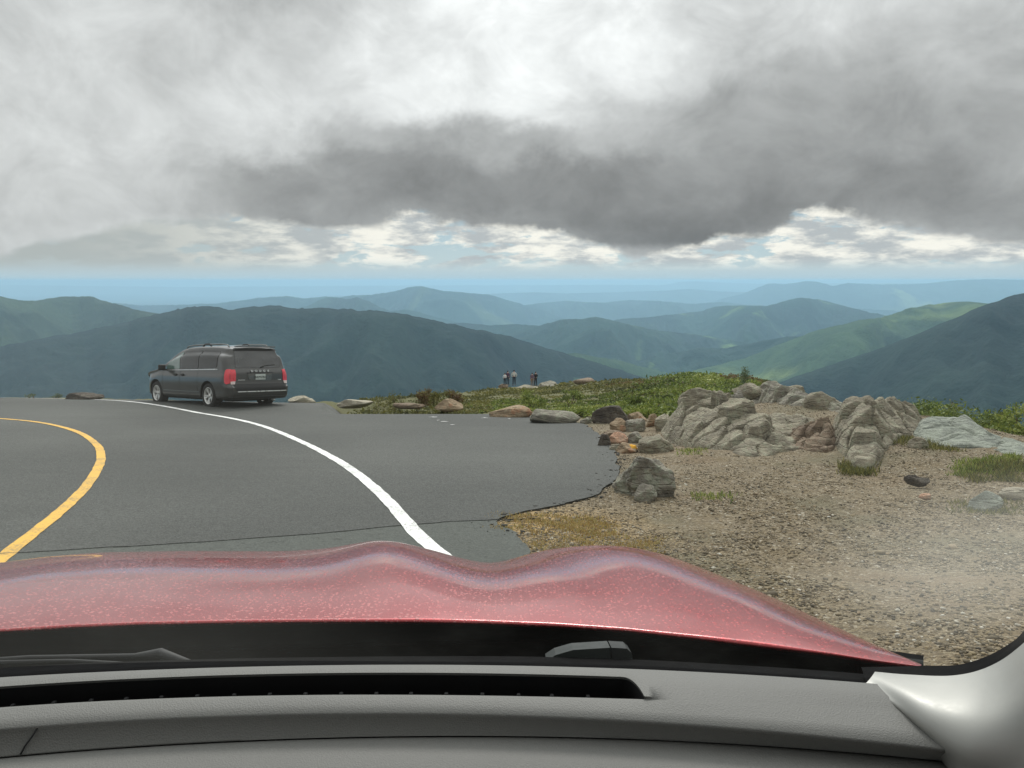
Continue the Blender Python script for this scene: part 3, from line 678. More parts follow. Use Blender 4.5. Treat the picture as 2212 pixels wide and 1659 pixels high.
def outcrop(name, label, m, tops, feet, cell, back=1.3, crack=.17, vary=.62, tiltk=.5, res=.022, seed=3, ridge=.85, squash=1.6, rnd_=.05, ymax=99.):
    """fractured bedrock standing out of the ground: every joint-bounded block has its own height and tilt"""
    tops = np.array(tops, float); feet = np.array(feet, float)
    cols = np.linspace(tops[0, 0], tops[-1, 0], 60)
    Yf = np.array([g_at(c_, r_)[1] for c_, r_ in zip(cols, np.interp(cols, feet[:, 0], feet[:, 1]))]); Yf = np.minimum(Yf, ymax)
    Yt = Yf + np.maximum(.25, np.interp(cols, tops[:, 0], tops[:, 2]))
    zt = np.array([at_y(c_, r_, y_)[2] for c_, r_, y_ in zip(cols, np.interp(cols, tops[:, 0], tops[:, 1]), Yt)])
    hr = np.maximum(zt - H(np.array([at_y(c_, 900, y_)[0] for c_, y_ in zip(cols, Yt)]), Yt, False), .02)
    k_ = np.ones(5) / 5; sm = lambda a_: np.convolve(np.pad(a_, 2, mode='edge'), k_, 'valid')
    Yf, Yt = sm(Yf), sm(Yt)
    x0 = (cols[0] - CX) / F * Yf.min() - .3; x1 = (cols[-1] - CX) / F * Yt.max() + .3
    X, Y = np.meshgrid(np.arange(x0, x1, res), np.arange(Yf.min() - .2, Yt.max() + back, res), indexing='ij')
    col = colx(X, Y); yf, yt, h = np.interp(col, cols, Yf), np.interp(col, cols, Yt), np.interp(col, cols, hr)
    ends = sstep(np.minimum(col - cols[0], cols[-1] - col) / 26.)
    t = np.clip((Y - yf) / (yt - yf), 0, None)
    prof = np.where(t < 1, np.clip(t, 0, 1) ** ridge, np.clip(1 - (Y - yt) / back, 0, 1) ** .9)
    r = np.random.default_rng(seed)
    wx = X + .10 * fbm(X * 2.2, Y * 2.2, octv=3); wy = Y + .10 * fbm(X * 2.2 + 40, Y * 2.2, octv=3)
    # jointing runs obliquely
    ca, sa = math.cos(.5), math.sin(.5); jx = (wx * ca + wy * sa) / cell; jy = (-wx * sa + wy * ca) / cell * squash
    ix, iy = np.floor(jx), np.floor(jy); d1 = np.full(X.shape, 9.); d2 = d1.copy(); hv = np.zeros(X.shape); tx = hv.copy(); ty = hv.copy()
    for a in (-1, 0, 1):
        for b_ in (-1, 0, 1):
            cx_, cy_ = ix + a, iy + b_; px_ = cx_ + .15 + .7 * h3(cx_, cy_, cx_ * 0 + seed); py_ = cy_ + .15 + .7 * h3(cx_, cy_, cx_ * 0 + seed + 7)
            d = np.hypot(jx - px_, jy - py_); nr = d < d1
            d2 = np.where(nr, d1, np.minimum(d2, d)); d1 = np.where(nr, d, d1)
            hv = np.where(nr, h3(cx_, cy_, cx_ * 0 + seed + 11), hv)
            gx, gy = h3(cx_, cy_, cx_ * 0 + seed + 13) - .5, h3(cx_, cy_, cx_ * 0 + seed + 17) - .5
            tx = np.where(nr, gx * (jx - px_), tx); ty = np.where(nr, gy * (jy - py_), ty)
    edge = np.clip((d2 - d1) / .22, 0, 1)
    blk = 1 - vary * .5 + vary * hv
    z = prof * h * blk * ends + (tx + ty) * tiltk * cell * np.clip(prof * 2.5, 0, 1) * ends
    z = z - crack * (1 - np.clip(edge * 1.5, 0, 1)) ** 1.5 * np.clip(prof * 3, 0, 1) * ends
    z = z + rnd_ * np.clip(prof * 3, 0, 1) * fbm(X * 3.5, Y * 3.5, octv=6, g=.55) * ends
    sf = sstep((prof * ends) / .10)
    Z = H(X, Y, False) + z - .12 * (1 - sf) - .01
    return tag(mk(name, np.stack([X, Y, Z], -1), gridf(*X.shape)[:, ::-1], RM[m]), label, 'rock outcrop')
outcrop('rock_outcrop', 'left fractured bedrock outcrop stepping down to the tarmac corner', 'lich',
        [(1424, 922, .5), (1450, 900, 1.0), (1478, 868, 1.3), (1515, 854, 1.6), (1560, 856, 1.7), (1600, 872, 1.8), (1640, 886, 1.6), (1680, 902, 1.4), (1730, 920, .9), (1770, 934, .4)],
        [(1424, 938), (1450, 952), (1500, 966), (1560, 976), (1600, 988), (1655, 990), (1700, 974), (1770, 956)], .62, seed=5)
outcrop('rock_outcrop', 'low broken ledge along the crest carrying the summit boulders', 'grey',
        [(1556, 856, .3), (1590, 842, .5), (1640, 838, .6), (1700, 842, .6), (1750, 854, .5), (1800, 862, .5), (1840, 876, .3)],
        [(1556, 868), (1650, 874), (1750, 884), (1840, 896)], .5, seed=31, back=.9, vary=.5, ymax=15.9)
outcrop('rock_outcrop', 'right fractured bedrock outcrop with pale lichened humps', 'lich',
        [(1796, 912, .5), (1818, 880, 1.2), (1842, 862, 1.9), (1880, 862, 2.2), (1900, 866, 2.2), (1925, 864, 2.0), (1955, 876, 1.6), (1985, 898, 1.0), (2002, 915, .4)],
        [(1796, 950), (1820, 975), (1850, 1004), (1895, 1006), (1920, 975), (1960, 945), (2002, 930)], .55, seed=9)
outcrop('rock_outcrop', 'brown crumbling rock bank between the two grey outcrops', 'brown',
        [(1690, 945, .3), (1715, 925, .6), (1760, 918, .7), (1800, 916, .6), (1815, 925, .3)],
        [(1690, 955), (1730, 968), (1790, 974), (1815, 965)], .35, seed=13, back=.8)
outcrop('rock_outcrop', 'long low blue-grey ledge falling away to the right edge, grass along its foot', 'slab',
        [(1968, 925, .4), (1990, 905, 1.0), (2040, 898, 1.3), (2090, 902, 1.2), (2130, 922, .9), (2212, 963, .8), (2300, 1010, .7), (2380, 1060, .4)],
        [(1968, 938), (2000, 955), (2060, 966), (2130, 968), (2212, 992), (2300, 1040), (2380, 1085)], 1.3, seed=21, vary=.18, tiltk=.12, crack=.05, squash=2.6, back=.9, rnd_=.03)
# far ledges the walkers stand on
GL = 'ledges under the sightseers'
rock((1014, 846, 1120, 866), 'lich', 'long pale ledge left below the sightseers', 84, depth=.7, rnd=.05, cat='rock ledge', name='rock_ledge', sink=1.2, group=GL)
rock((1092, 832, 1180, 852), 'lich', 'rock ledge the sightseers stand on', 96, depth=.6, rnd=.05, cat='rock ledge', name='rock_ledge', sink=1.2, group=GL)
rock((1160, 823, 1206, 842), 'grey', 'hump of rock right of the sightseer in black', 98, depth=.7, rnd=.06, cat='rock ledge', name='rock_ledge', sink=1., group=GL)
rock((1076, 829, 1098, 838), 'brown', 'small brown boulder at the feet of the sightseer in white', 97, depth=.7, lvl=3, group=GL)
rock((1236, 816, 1290, 824), 'brown', 'low brown ledge on the grassy skyline', 86, depth=.7, cat='rock ledge', name='rock_ledge', sink=1., group=GL, lvl=3)
rock((1484, 812, 1566, 828), 'tan', 'reddish ledge on the grassy skyline above the left outcrop', 60, depth=.7, rnd=.06, cat='rock ledge', name='rock_ledge', sink=1., group=GL)
rock((1196, 846, 1234, 856), 'pale', 'white flat rock showing through the grass', 70, depth=.7, lvl=3, sink=.8, group=GL, cat='rock ledge', name='rock_ledge')
rock((1268, 852, 1302, 862), 'pale', 'second white flat rock, nearer, in the grass', 50, depth=.7, lvl=3, sink=.8, group=GL, cat='rock ledge', name='rock_ledge')
# yellow lichen crust and scattered fist-sized stones
ml, T, b = mat('orange_lichen', S(222, 168, 40), .9); n = T.noise(objc(T), 40., 4); T.link(T.mixc(n, S(232, 184, 60), S(196, 132, 32)), b.inputs['Base Color'])
# ================================================================ PLANTS
def mat_leaf(name, cols, trans=.25):
    m, T, b = mat(name, rough=.65); t = tone(T)
    c = T.ramp(t, [(i / (len(cols) - 1), S(*q)) for i, q in enumerate(cols)])
    T.link(c, b.inputs['Base Color'])
    tr = T.new('ShaderNodeBsdfTranslucent'); T.link(c, tr.inputs[0]); mx = T.new('ShaderNodeMixShader'); mx.inputs[0].default_value = trans
    T.link(b.outputs[0], mx.inputs[1]); T.link(tr.outputs[0], mx.inputs[2]); T.link(mx.outputs[0], T.n['Material Output'].inputs['Surface'])
    return m
LF = dict(green=mat_leaf('green_leaf', [(52, 64, 30), (86, 102, 42), (118, 134, 54), (152, 158, 80)]),
          olive=mat_leaf('olive_leaf', [(64, 70, 36), (92, 96, 48), (120, 118, 60), (146, 140, 84)]),
          rust=mat_leaf('rusty_leaf', [(84, 62, 42), (112, 86, 54), (104, 100, 54), (140, 108, 70)]),
          bright=mat_leaf('bright_leaf', [(74, 92, 38), (106, 124, 50), (138, 150, 68), (172, 176, 104)]),
          conif=mat_leaf('needle', [(74, 90, 66), (100, 116, 84), (128, 140, 104)]))
BARK = plain('bark', S(104, 88, 68), .9)
def leaves(C, size, n_tone, up=.3):
    """one pointed leaf (two triangles folded) at each centre"""
    n = len(C); a = RNG.normal(size=(n, 3)); a[:, 2] = np.abs(a[:, 2]) * up + .25; a /= np.linalg.norm(a, axis=1)[:, None]
    b_ = RNG.normal(size=(n, 3)); b_ -= (b_ * a).sum(1)[:, None] * a; b_ /= np.linalg.norm(b_, axis=1)[:, None]
    s = (size * RNG.uniform(.6, 1.4, n))[:, None]
    V = np.stack([C, C + a * s * .5 + b_ * s * .26, C + a * s * 1.1, C + a * s * .5 - b_ * s * .26], 1)
    Fc = (np.arange(n) * 4)[:, None] + np.arange(4)[None]
    return V.reshape(-1, 3), Fc, np.repeat(n_tone, 4)
def cover(name, n, zone, hgt, leaf, per, m, label, tonef=None):
    X, Y, hs = zone(n); n = len(X); Z = H(X, Y)
    r = hs * RNG.uniform(.5, .9, n)
    C = np.stack([np.repeat(X, per) + np.repeat(r, per) * RNG.normal(0, .45, n * per), np.repeat(Y, per) + np.repeat(r, per) * RNG.normal(0, .45, n * per),
                  np.repeat(Z, per) + np.repeat(hs * hgt, per) * RNG.random(n * per) ** .8], 1)
    ls = np.repeat(leaf * (.6 + .4 * hs / max(hs.max(), 1e-6)) * np.maximum(1., Y / 34.), per)
    tn = np.clip(.5 + .5 * fbm(C[:, 0] * .5, C[:, 1] * .35, octv=4) * .8 + RNG.normal(0, .22, len(C)), 0, 1)
    V, Fc, t = leaves(C, ls * RNG.uniform(.6, 1.6, len(C)), tn)
    return tag(mk(name, V, Fc, m, smooth=False, attr=t), kind='stuff', label=label)
def zveg(lo, hi, cmin, cmax, dens, hfun):
    def z(n):
        Y = lo * (hi / lo) ** RNG.random(n * 3); c = RNG.uniform(cmin, cmax, n * 3); X = (c - CX) / F * 1.01 * Y
        q = fbm(X * .22 + 3, Y * .13, octv=4)
        k = (Y > np.where(X < .9, 22.3, 18.6) + np.maximum(0, (X + 1) * -.25)) & (q > RNG.uniform(*dens, len(X)))
        if lo < 19: k &= roadmask(X, Y) > .8
        X, Y, q = X[k][:n], Y[k][:n], q[k][:n]
        return X, Y, hfun(X, Y, q)
    return z
cover('ground_cover', 5200, zveg(18.8, 40, 1010, 1640, (-1.3, .1), lambda X, Y, q: np.clip(.16 + .22 * q, .06, .4)), 1., .085, 22, LF['green'], 'dense low green scrub beyond the boulders')
cover('ground_cover', 2600, zveg(21, 46, 780, 1060, (-1., .4), lambda X, Y, q: np.clip(.26 + .25 * q, .1, .5)), 1., .085, 20, LF['olive'], 'olive and rusty low scrub right of the van')
cover('ground_cover', 9000, zveg(30, 98, 880, 1660, (-1.2, .4), lambda X, Y, q: np.clip(.10 + .14 * q, .05, .28)), 1., .07, 14, LF['olive'], 'olive alpine turf on the rounded knoll')
cover('ground_cover', 1100, zveg(20, 60, 900, 1640, (.0, 1.1), lambda X, Y, q: np.clip(.2 + .2 * q, .12, .4)), 1., .07, 18, LF['rust'], 'rusty dead-stemmed patches among the green scrub')
cover('ground_cover', 900, zveg(22, 44, 1060, 1560, (.1, 1.2), lambda X, Y, q: np.clip(.22 + .3 * q, .2, .5)), 1.15, .085, 30, LF['bright'], 'brighter green bushy patches in the scrub')
cover('ground_cover', 800, lambda n: (lambda Y: (RNG.uniform(.50, .80, n) * Y, Y, RNG.uniform(.12, .38, n)))(RNG.uniform(13.6, 18.5, n)), 1., .05, 26, LF['bright'], 'green scrub on the slope behind the long ledge')
def bush(box, dist, m, label, n=900, leaf=.06, name='shrub', cat='shrub', group=None, stems=6, conic=False, fill=.5, stick=.0, dens=1.):
    x0, y0, x1, y1 = box; B = at_y((x0 + x1) / 2, y1, dist)
    gz = float(H(B[0], B[1])); top = at_y((x0 + x1) / 2, y0, dist)[2]; w = (x1 - x0) / F * dist; h = max(top - gz, .15)
    r = empty(name, (B[0], B[1], gz)); tag(r, label, cat, group)
    lob = [(RNG.uniform(-.36, .36) * w, RNG.uniform(-.36, .36) * w, RNG.uniform(.25, .85) * h, RNG.uniform(.14, .26)) for _ in range(9)]
    if conic: lob = [(RNG.normal(0, .05) * w, RNG.normal(0, .05) * w, k * h, .62 * (1.12 - k * .75)) for k in np.linspace(.08, .98, 12)]
    per = n // len(lob); C = []
    for (lx, ly, lz, lr) in lob:
        d = RNG.normal(size=(per, 3)); d /= np.linalg.norm(d, axis=1)[:, None]; rr = RNG.random(per)[:, None] ** fill
        C.append(np.array([lx, ly, lz]) + d * rr * np.array([lr * w * 1.2, lr * w * 1.2, lr * h * (.5 if conic else 1.)]))
    C = np.concatenate(C); C[:, 2] = np.clip(C[:, 2], .01, None)
    tn = np.clip(.5 + .3 * fbm(C[:, 0] * 3, C[:, 1] * 3, C[:, 2] * 3 + dist, octv=3) + RNG.normal(0, .2, len(C)), 0, 1)
    V, Fc, t = leaves(C, np.full(len(C), leaf), tn, 1.)
    mk('foliage' if not conic else 'crown', V, Fc, LF[m], r, smooth=False, attr=t)
    V, Fc = [], []
    for (lx, ly, lz, lr) in lob[:stems] if not conic else [(0, 0, h * .9, 0)]:
        base = np.array([lx * .15, ly * .15, -.05]); tip = np.array([lx, ly, lz + lr * h * .8])
        mid = (base + tip) / 2 + RNG.normal(0, .04, 3); i0 = len(V); rad = .012 if not conic else .012
        for q, rr in ((base, rad * 1.4), (mid, rad), (tip, rad * .35)):
            for k in range(5): V.append(q + rr * np.array([math.cos(k * 1.2566), math.sin(k * 1.2566), 0]))
        Fc += [(i0 + s * 5 + k, i0 + s * 5 + (k + 1) % 5, i0 + (s + 1) * 5 + (k + 1) % 5, i0 + (s + 1) * 5 + k) for s in (0, 1) for k in range(5)]
    mk('stem' if not conic else 'trunk', V, Fc, BARK, r)
    return r
GS = 'shrubs beyond the tarmac edge'
bush((893, 832, 932, 884), 25.5, 'rust', 'tall rusty brown shrub, highest of the row beside the van', group=GS, leaf=.06)
bush((924, 842, 968, 884), 25.8, 'olive', 'dark olive shrub right of the tall rusty one', group=GS, leaf=.06)
bush((960, 840, 1004, 880), 26.5, 'rust', 'low reddish-green shrub behind the tan boulder', group=GS, leaf=.06)
bush((842, 842, 880, 884), 26, 'olive', 'sparse flat-topped shrub left of the rusty shrub', group=GS, leaf=.055, n=500)
bush((776, 858, 846, 882), 27, 'olive', 'low straggling shrub behind the flat pale boulder', group=GS, leaf=.05, n=700)
bush((1120, 846, 1180, 896), 27, 'bright', 'bright green shrub in front of the sightseers', group=GS, n=1200)
bush((1200, 842, 1262, 890), 29, 'green', 'bushy green shrub right of the bright green one', group=GS, n=1100)
bush((1352, 856, 1420, 904), 22, 'green', 'dark green shrub behind the tumbled stones', group=GS, n=1500)
bush((1418, 822, 1440, 846), 46, 'conif', 'small dark shrub standing up from the knoll', group=GS, n=360)
bush((1380, 818, 1412, 838), 58, 'conif', 'dark low shrub on the knoll skyline', group=GS, n=360)
GR = 'shrubs below the right-hand ledge'
bush((1990, 862, 2044, 912), 17.6, 'green', 'green shrub rising just right of the right outcrop', group=GR, n=800, leaf=.05)
bush((2030, 872, 2078, 916), 18.2, 'olive', 'browner shrub between two green shrubs behind the ledge', group=GR, n=600, leaf=.05)
bush((2066, 906, 2130, 950), 15.8, 'green', 'low green shrub behind the middle of the ledge', group=GR, n=900, leaf=.045)
bush((2108, 880, 2180, 966), 15.2, 'green', 'tall leafy shrub behind the falling end of the ledge', group=GR, n=1500, leaf=.045)
bush((2162, 866, 2250, 990), 14.4, 'bright', 'tallest bright green shrub at the right edge', group=GR, n=1800, leaf=.045)
bush((2240, 880, 2330, 1010), 13.6, 'green', 'green shrub beyond the right edge', group=GR, n=1800, leaf=.045)
bush((1592, 801, 1624, 842), 21.5, 'conif', 'tiny dark spruce behind the summit boulders', name='spruce', cat='tree', n=900, leaf=.05, fill=.6, conic=True)
bush((56, 856, 86, 866), 27.2, 'conif', 'tiny tuft of weeds on the far brow near the left edge', n=200, leaf=.04, group='weeds on the brow')
bush((100, 857, 134, 866), 27.2, 'conif', 'tuft of weeds on the brow left of the long dark boulder', n=260, leaf=.04, group='weeds on the brow')
def tuft(box, m, label, n=260, blade=.09, dist=None):
    x0, y0, x1, y1 = box; V = []; tn = []
    P = [g_at(RNG.uniform(x0, x1), RNG.uniform(y0 + .3 * (y1 - y0), y1)) for _ in range(60)]
    C = np.array(P); k = RNG.integers(0, 60, n); B = C[k] + np.c_[RNG.normal(0, .05, (n, 2)), np.zeros(n)]; B[:, 2] = H(B[:, 0], B[:, 1]) - .01
    tip = B + np.c_[RNG.normal(0, blade * .45, (n, 2)), RNG.uniform(.5, 1.2, n) * blade]; sd_ = np.c_[RNG.normal(0, 1, (n, 2)), np.zeros(n)]; sd_ *= (.006 / np.linalg.norm(sd_, axis=1))[:, None]
    V = np.stack([B - sd_, B + sd_, (B + tip) / 2 + sd_ * .8, tip, (B + tip) / 2 - sd_ * .8], 1).reshape(-1, 3)
    Fc = (np.arange(n) * 5)[:, None] + np.arange(5)[None]
    return tag(mk('grass', V, Fc, LF[m], smooth=False, attr=np.repeat(RNG.random(n), 5)), kind='stuff', label=label)
LF['straw'] = mat_leaf('straw', [(132, 110, 66), (164, 140, 86), (186, 164, 108), (150, 146, 84)])
tuft((1068, 1098, 1330, 1150), 'straw', 'dry straw-coloured grass along the corner of the tarmac', 3000, .035)
tuft((1150, 1130, 1420, 1190), 'straw', 'thin dry grass on the gravel near the bonnet', 2200, .03)
tuft((1822, 985, 1888, 1014), 'olive', 'mossy olive tuft at the foot of the right outcrop', 900)
tuft((1560, 836, 1620, 864), 'olive', 'yellow-green moss among the summit boulders', 500)
tuft((2070, 975, 2212, 1018), 'bright', 'light green grass along the foot of the ledge', 1700, .07)
tuft((2100, 990, 2260, 1030), 'olive', 'olive grass below the ledge', 1600, .09)
tuft((1920, 940, 2010, 962), 'olive', 'moss in the gap between outcrop and ledge', 700, .07)
tuft((1990, 950, 2070, 975), 'olive', 'moss left of the ledge foot', 600, .06)
tuft((1500, 1062, 1580, 1080), 'bright', 'thin grass on the gravel', 160, .06)
tuft((1470, 962, 1520, 990), 'bright', 'green blades beside the greenish slab', 200, .06)
tuft((2060, 1060, 2200, 1100), 'olive', 'sparse dry grass between the flat slabs', 500, .06)
# fist-sized stones
def few(n, f):
    X, Y = zone_gravel(n * 3); k = RNG.permutation(len(X))[:n]; return X[k], Y[k]
stones('rubble', 170, lambda n: few(n, 0), .015, .04, 'fist-sized stones strewn over the gravel')
o = rock((1344, 962, 1378, 980), 'tan', 'crust of orange lichen on the tan stone', None, cat='lichen', name='orange_lichen', depth=.8, lvl=3, rnd=.3, lift=.015)
o.data.materials.clear(); o.data.materials.append(ml)
# ================================================================ GREY MINIVAN
VAN = empty('parked_minivan')
tag(VAN, 'dark grey minivan with red tail lights parked on the pull-off by the brow', 'minivan')
m, T, b = mat('van_paint', S(62, 62, 60), .34, .6, 1.)
fl = T.noise(objc(T), 900., 2); T.link(T.mixc(fl, S(46, 47, 46), S(76, 76, 73)), b.inputs['Base Color']); b.inputs['Coat Roughness'].default_value = .08
gr_ = T.noise(objc(T), 3., 4); T.link(T.ss(gr_, .3, .7, .05, .16), b.inputs['Coat Roughness']); MVP = m
MVG = plain('van_glass', (.012, .014, .014, 1), .05, 0, .25, 2., .3, spec=.5)
MVGR = plain('van_rear_glass', (.03, .032, .030, 1), .07, 0, .7, 2., .3, spec=.7)
MVGF = plain('van_front_glass', S(92, 118, 110), .08, 0, 1., 2., .1, spec=.8)
MBK = plain('black_plastic', S(20, 21, 21), .6, nscale=60)
MCH = plain('chrome', S(222, 224, 222), .3, .6, nscale=8, amt=.06)
MTY = plain('tyre_rubber', S(34, 34, 33), .85, nscale=50)
MRIM = plain('alloy_rim', S(214, 214, 210), .34, .6, nscale=10)
MRED = plain('red_lens', S(222, 24, 48), .15, 0, 1., 30., .2)
MWLN = plain('clear_lens', S(226, 205, 200), .15, 0, 1., 30., .1)
MPL = plain('plate_enamel', S(196, 204, 198), .45, nscale=8)
MPT = plain('plate_ink', S(52, 66, 62), .5)
LN = 5.15   # x: 0 front bumper .. 5.15 rear; centred later
zrX = [0, .06, .2, .5, .9, 1.15, 1.5, 1.9, 2.2, 2.6, 3.2, 3.9, 4.5, 4.85, 5.0, 5.15]
zrZ = [.70, .82, .93, 1.02, 1.08, 1.13, 1.36, 1.58, 1.68, 1.735, 1.755, 1.755, 1.74, 1.715, 1.70, 1.68]
def zroof(x): return np.interp(x, zrX, zrZ)
def ring(x):
    s = max(0, 1 - x / .75); e = max(0, (x - 4.72) / .43)
    w = .975 * (1 - .30 * s ** 2.6) * (1 - .13 * e ** 3.0)
    zt = float(zroof(x)); zb = .27 + .12 * max(0, 1 - x / .5)
    belt = min(1.02, zt - .10); gh = np.clip((zt - 1.05) / .62, 0, 1)
    wr = w * (1 - .22 * gh)
    mid = belt + (zt - belt) * .55; wm = w * (1 - .085 * gh)
    P = [(0, zb), (w * .8, zb), (w * .93, zb + .02), (w * .975, zb + .09), (w * .985, .50 if zt > .6 else zb + .15), (w, .68), (w * .995, belt - .12), (w * .965, belt), (wm, mid), (wr * 1.02, zt - .14 * gh - .05), (wr * .95, zt - .055), (wr * .8, zt - .02), (wr * .4, zt), (0, zt + .004)]
    return np.array(P)
xe0 = lambda z: np.interp(z, [.25, .4, .6, .8, 1.1], [.10, .02, .0, .05, .0])
def xrear(z): return np.interp(z, [.25, .36, .45, .62, .66, .74, .98, 1.05, 1.12, 1.35, 1.60, 1.70, 1.8], [5.06, 5.13, 5.15, 5.15, 5.09, 5.07, 5.07, 5.05, 5.00, 4.93, 4.84, 4.83, 4.83])
XS = np.unique(np.concatenate([np.linspace(0, .8, 16), np.linspace(.8, 4.6, 50), 4.6 + .55 * np.sin(np.linspace(0, np.pi / 2, 16))]))
def crom(P, n):
    Q = np.concatenate([[P[0] * np.array([-1, 1])], P, [P[-1] * np.array([-1, 1])]]) ; Q[0] = 2 * P[0] - P[1]; Q[-1] = [-P[-2][0], P[-2][1]]
    o = []
    for i in range(1, len(Q) - 2):
        t = np.linspace(0, 1, n, endpoint=False)[:, None]
        o.append(.5 * (2 * Q[i] + (Q[i + 1] - Q[i - 1]) * t + (2 * Q[i - 1] - 5 * Q[i] + 4 * Q[i + 1] - Q[i + 2]) * t ** 2 + (3 * Q[i] - Q[i - 1] - 3 * Q[i + 1] + Q[i + 2]) * t ** 3))
    return np.concatenate(o + [P[-1:]])
rows = []
for x in XS:
    R = crom(ring(x), 5)                     # half ring, y >= 0
    full = np.concatenate([R, R[-2:0:-1] * np.array([-1, 1])])
    z = full[:, 1]; xx = np.full(len(z), x)
    k = np.clip((x - 4.0) / 1.15, 0, 1); xx = x + k * (xrear(z) - 5.15) ; xx = xx + np.clip(1 - x / .8, 0, 1) * xe0(z)
    rows.append(np.stack([xx, full[:, 0], z], 1))
rows = np.array(rows); nr_, nc_ = rows.shape[:2]
# rear and front caps by shrinking the last ring in steps
def cap(R, out, n=9):
    c = R.mean(0); cs = []
    for s in np.linspace(0, 1, n + 1)[1:]:
        q = R.copy(); q[:, 1] = R[:, 1] * (1 - s); q[:, 0] = R[:, 0] + out * (1 - (1 - s) ** 2) * .035
        cs.append(q)
    return np.array(cs)
V = np.concatenate([cap(rows[0], -1)[::-1], rows, cap(rows[-1], 1)])
Fv = gridf(len(V), nc_, True)
# wheel arches are cut by boolean
AX = (.92, 4.00); WR = .355
body = mk('body', V.reshape(-1, 3), Fv, MVP, None)
bmc = bmesh.new(); bmc.from_mesh(body.data); bmesh.ops.remove_doubles(bmc, verts=bmc.verts, dist=1e-4); bmesh.ops.recalc_face_normals(bmc, faces=bmc.faces); bmc.to_mesh(body.data); bmc.free()
bvh = BVHTree.FromPolygons([v.co.copy() for v in body.data.vertices], [p.vertices[:] for p in body.data.polygons])
bm = bmesh.new()
for ax in AX:
    for s in (1, -1):
        r = bmesh.ops.create_cone(bm, segments=48, radius1=.415, radius2=.415, depth=.42, cap_ends=True)
        bmesh.ops.rotate(bm, verts=r['verts'], matrix=Matrix.Rotation(math.pi / 2, 3, 'X')); bmesh.ops.translate(bm, verts=r['verts'], vec=(ax, s * .86, .36))
me = bpy.data.meshes.new('cut'); bm.to_mesh(me); bm.free(); cut = bpy.data.objects.new('cut', me); COL.objects.link(cut)
me.materials.append(MBK)
body.data.materials.append(MBK)
bo = body.modifiers.new('b', 'BOOLEAN'); bo.object = cut; bo.operation = 'DIFFERENCE'; bo.solver = 'EXACT'; bo.material_mode = 'TRANSFER'
dg = bpy.context.evaluated_depsgraph_get(); nm = bpy.data.meshes.new_from_object(body.evaluated_get(dg)); body.modifiers.clear(); body.data = nm; body.data.name = 'body'
bpy.data.objects.remove(cut)
# sharpen: smooth only where angles are gentle
def autos(me, ang=35):
    bm = bmesh.new(); bm.from_mesh(me)
    for e in bm.edges: e.smooth = not (len(e.link_faces) == 2 and e.calc_face_angle(0) > math.radians(ang))
    for f in bm.faces: f.smooth = True
    bm.to_mesh(me); bm.free()
autos(body.data, 32); body.parent = VAN
bpy.data.materials['van_paint'].use_fake_user = False
def inpoly(px, py, P):
    P = np.array(P); c = np.zeros(px.shape, bool); j = len(P) - 1
    for i in range(len(P)):
        a, q = P[i], P[j]
        k = ((a[1] > py) != (q[1] > py)) & (px < (q[0] - a[0]) * (py - a[1]) / (q[1] - a[1] + 1e-12) + a[0]); c ^= k; j = i
    return c
def rpoly(P, r=.05, n=5):
    P = [np.array(p, float) for p in P]; o = []
    for i, p in enumerate(P):
        a, c = P[i - 1], P[(i + 1) % len(P)]; ra = min(r, np.linalg.norm(a - p) * .4); rc = min(r, np.linalg.norm(c - p) * .4)
        A, C = p + (a - p) / np.linalg.norm(a - p) * ra, p + (c - p) / np.linalg.norm(c - p) * rc
        for t in np.linspace(0, 1, n): o.append((1 - t) ** 2 * A + 2 * t * (1 - t) * p + t * t * C)
    return o
def panel(name, poly, side, m, off=.004, parent=None, r=.05, thick=.006, step=.05, label=None):
    """a plate that hugs the body: poly in (x,z) for a side ('L','R'), (y,z) for 'B'ack"""
    P = rpoly(poly, r) if r else [np.array(p, float) for p in poly]
    bm = bmesh.new(); vs = [bm.verts.new((p[0], p[1], 0)) for p in P]; bm.faces.new(vs)
    lo = np.min(P, 0); hi = np.max(P, 0)
    for ax_ in (0, 1):
        for k in np.arange(lo[ax_] + step, hi[ax_], step):
            no = (1, 0, 0) if ax_ == 0 else (0, 1, 0); co = (k, 0, 0) if ax_ == 0 else (0, k, 0)
            bmesh.ops.bisect_plane(bm, geom=bm.verts[:] + bm.edges[:] + bm.faces[:], plane_co=co, plane_no=no)
    def proj(u, v):
        if side == 'B': o, d = Vector((7, u, v)), Vector((-1, 0, 0))
        elif side == 'L': o, d = Vector((u, -3, v)), Vector((0, 1, 0))
        elif side == 'R': o, d = Vector((u, 3, v)), Vector((0, -1, 0))
        h, n, _, _ = bvh.ray_cast(o, d)
        if h is None: h, n = Vector((5.1, u, v)) if side == 'B' else Vector((u, -.9 if side == 'L' else .9, v)), -d
        if n.dot(d) > 0: n = -n
        return h, n
    for v in bm.verts:
        h, n = proj(v.co.x, v.co.y); v.co = h + n * off
    if thick:
        r_ = bmesh.ops.extrude_face_region(bm, geom=bm.faces[:]); 
        nv = [g for g in r_['geom'] if isinstance(g, bmesh.types.BMVert)]
        for v in nv:
            if side == 'B': v.co.x += thick
            else: v.co.y += -thick if side == 'L' else thick
    bmesh.ops.recalc_face_normals(bm, faces=bm.faces)
    me = bpy.data.meshes.new(name); bm.to_mesh(me); bm.free(); me.materials.append(m); autos(me, 40)
    o = bpy.data.objects.new(name, me); COL.objects.link(o); o.parent = parent or VAN
    if label: o['label'] = label
    return o
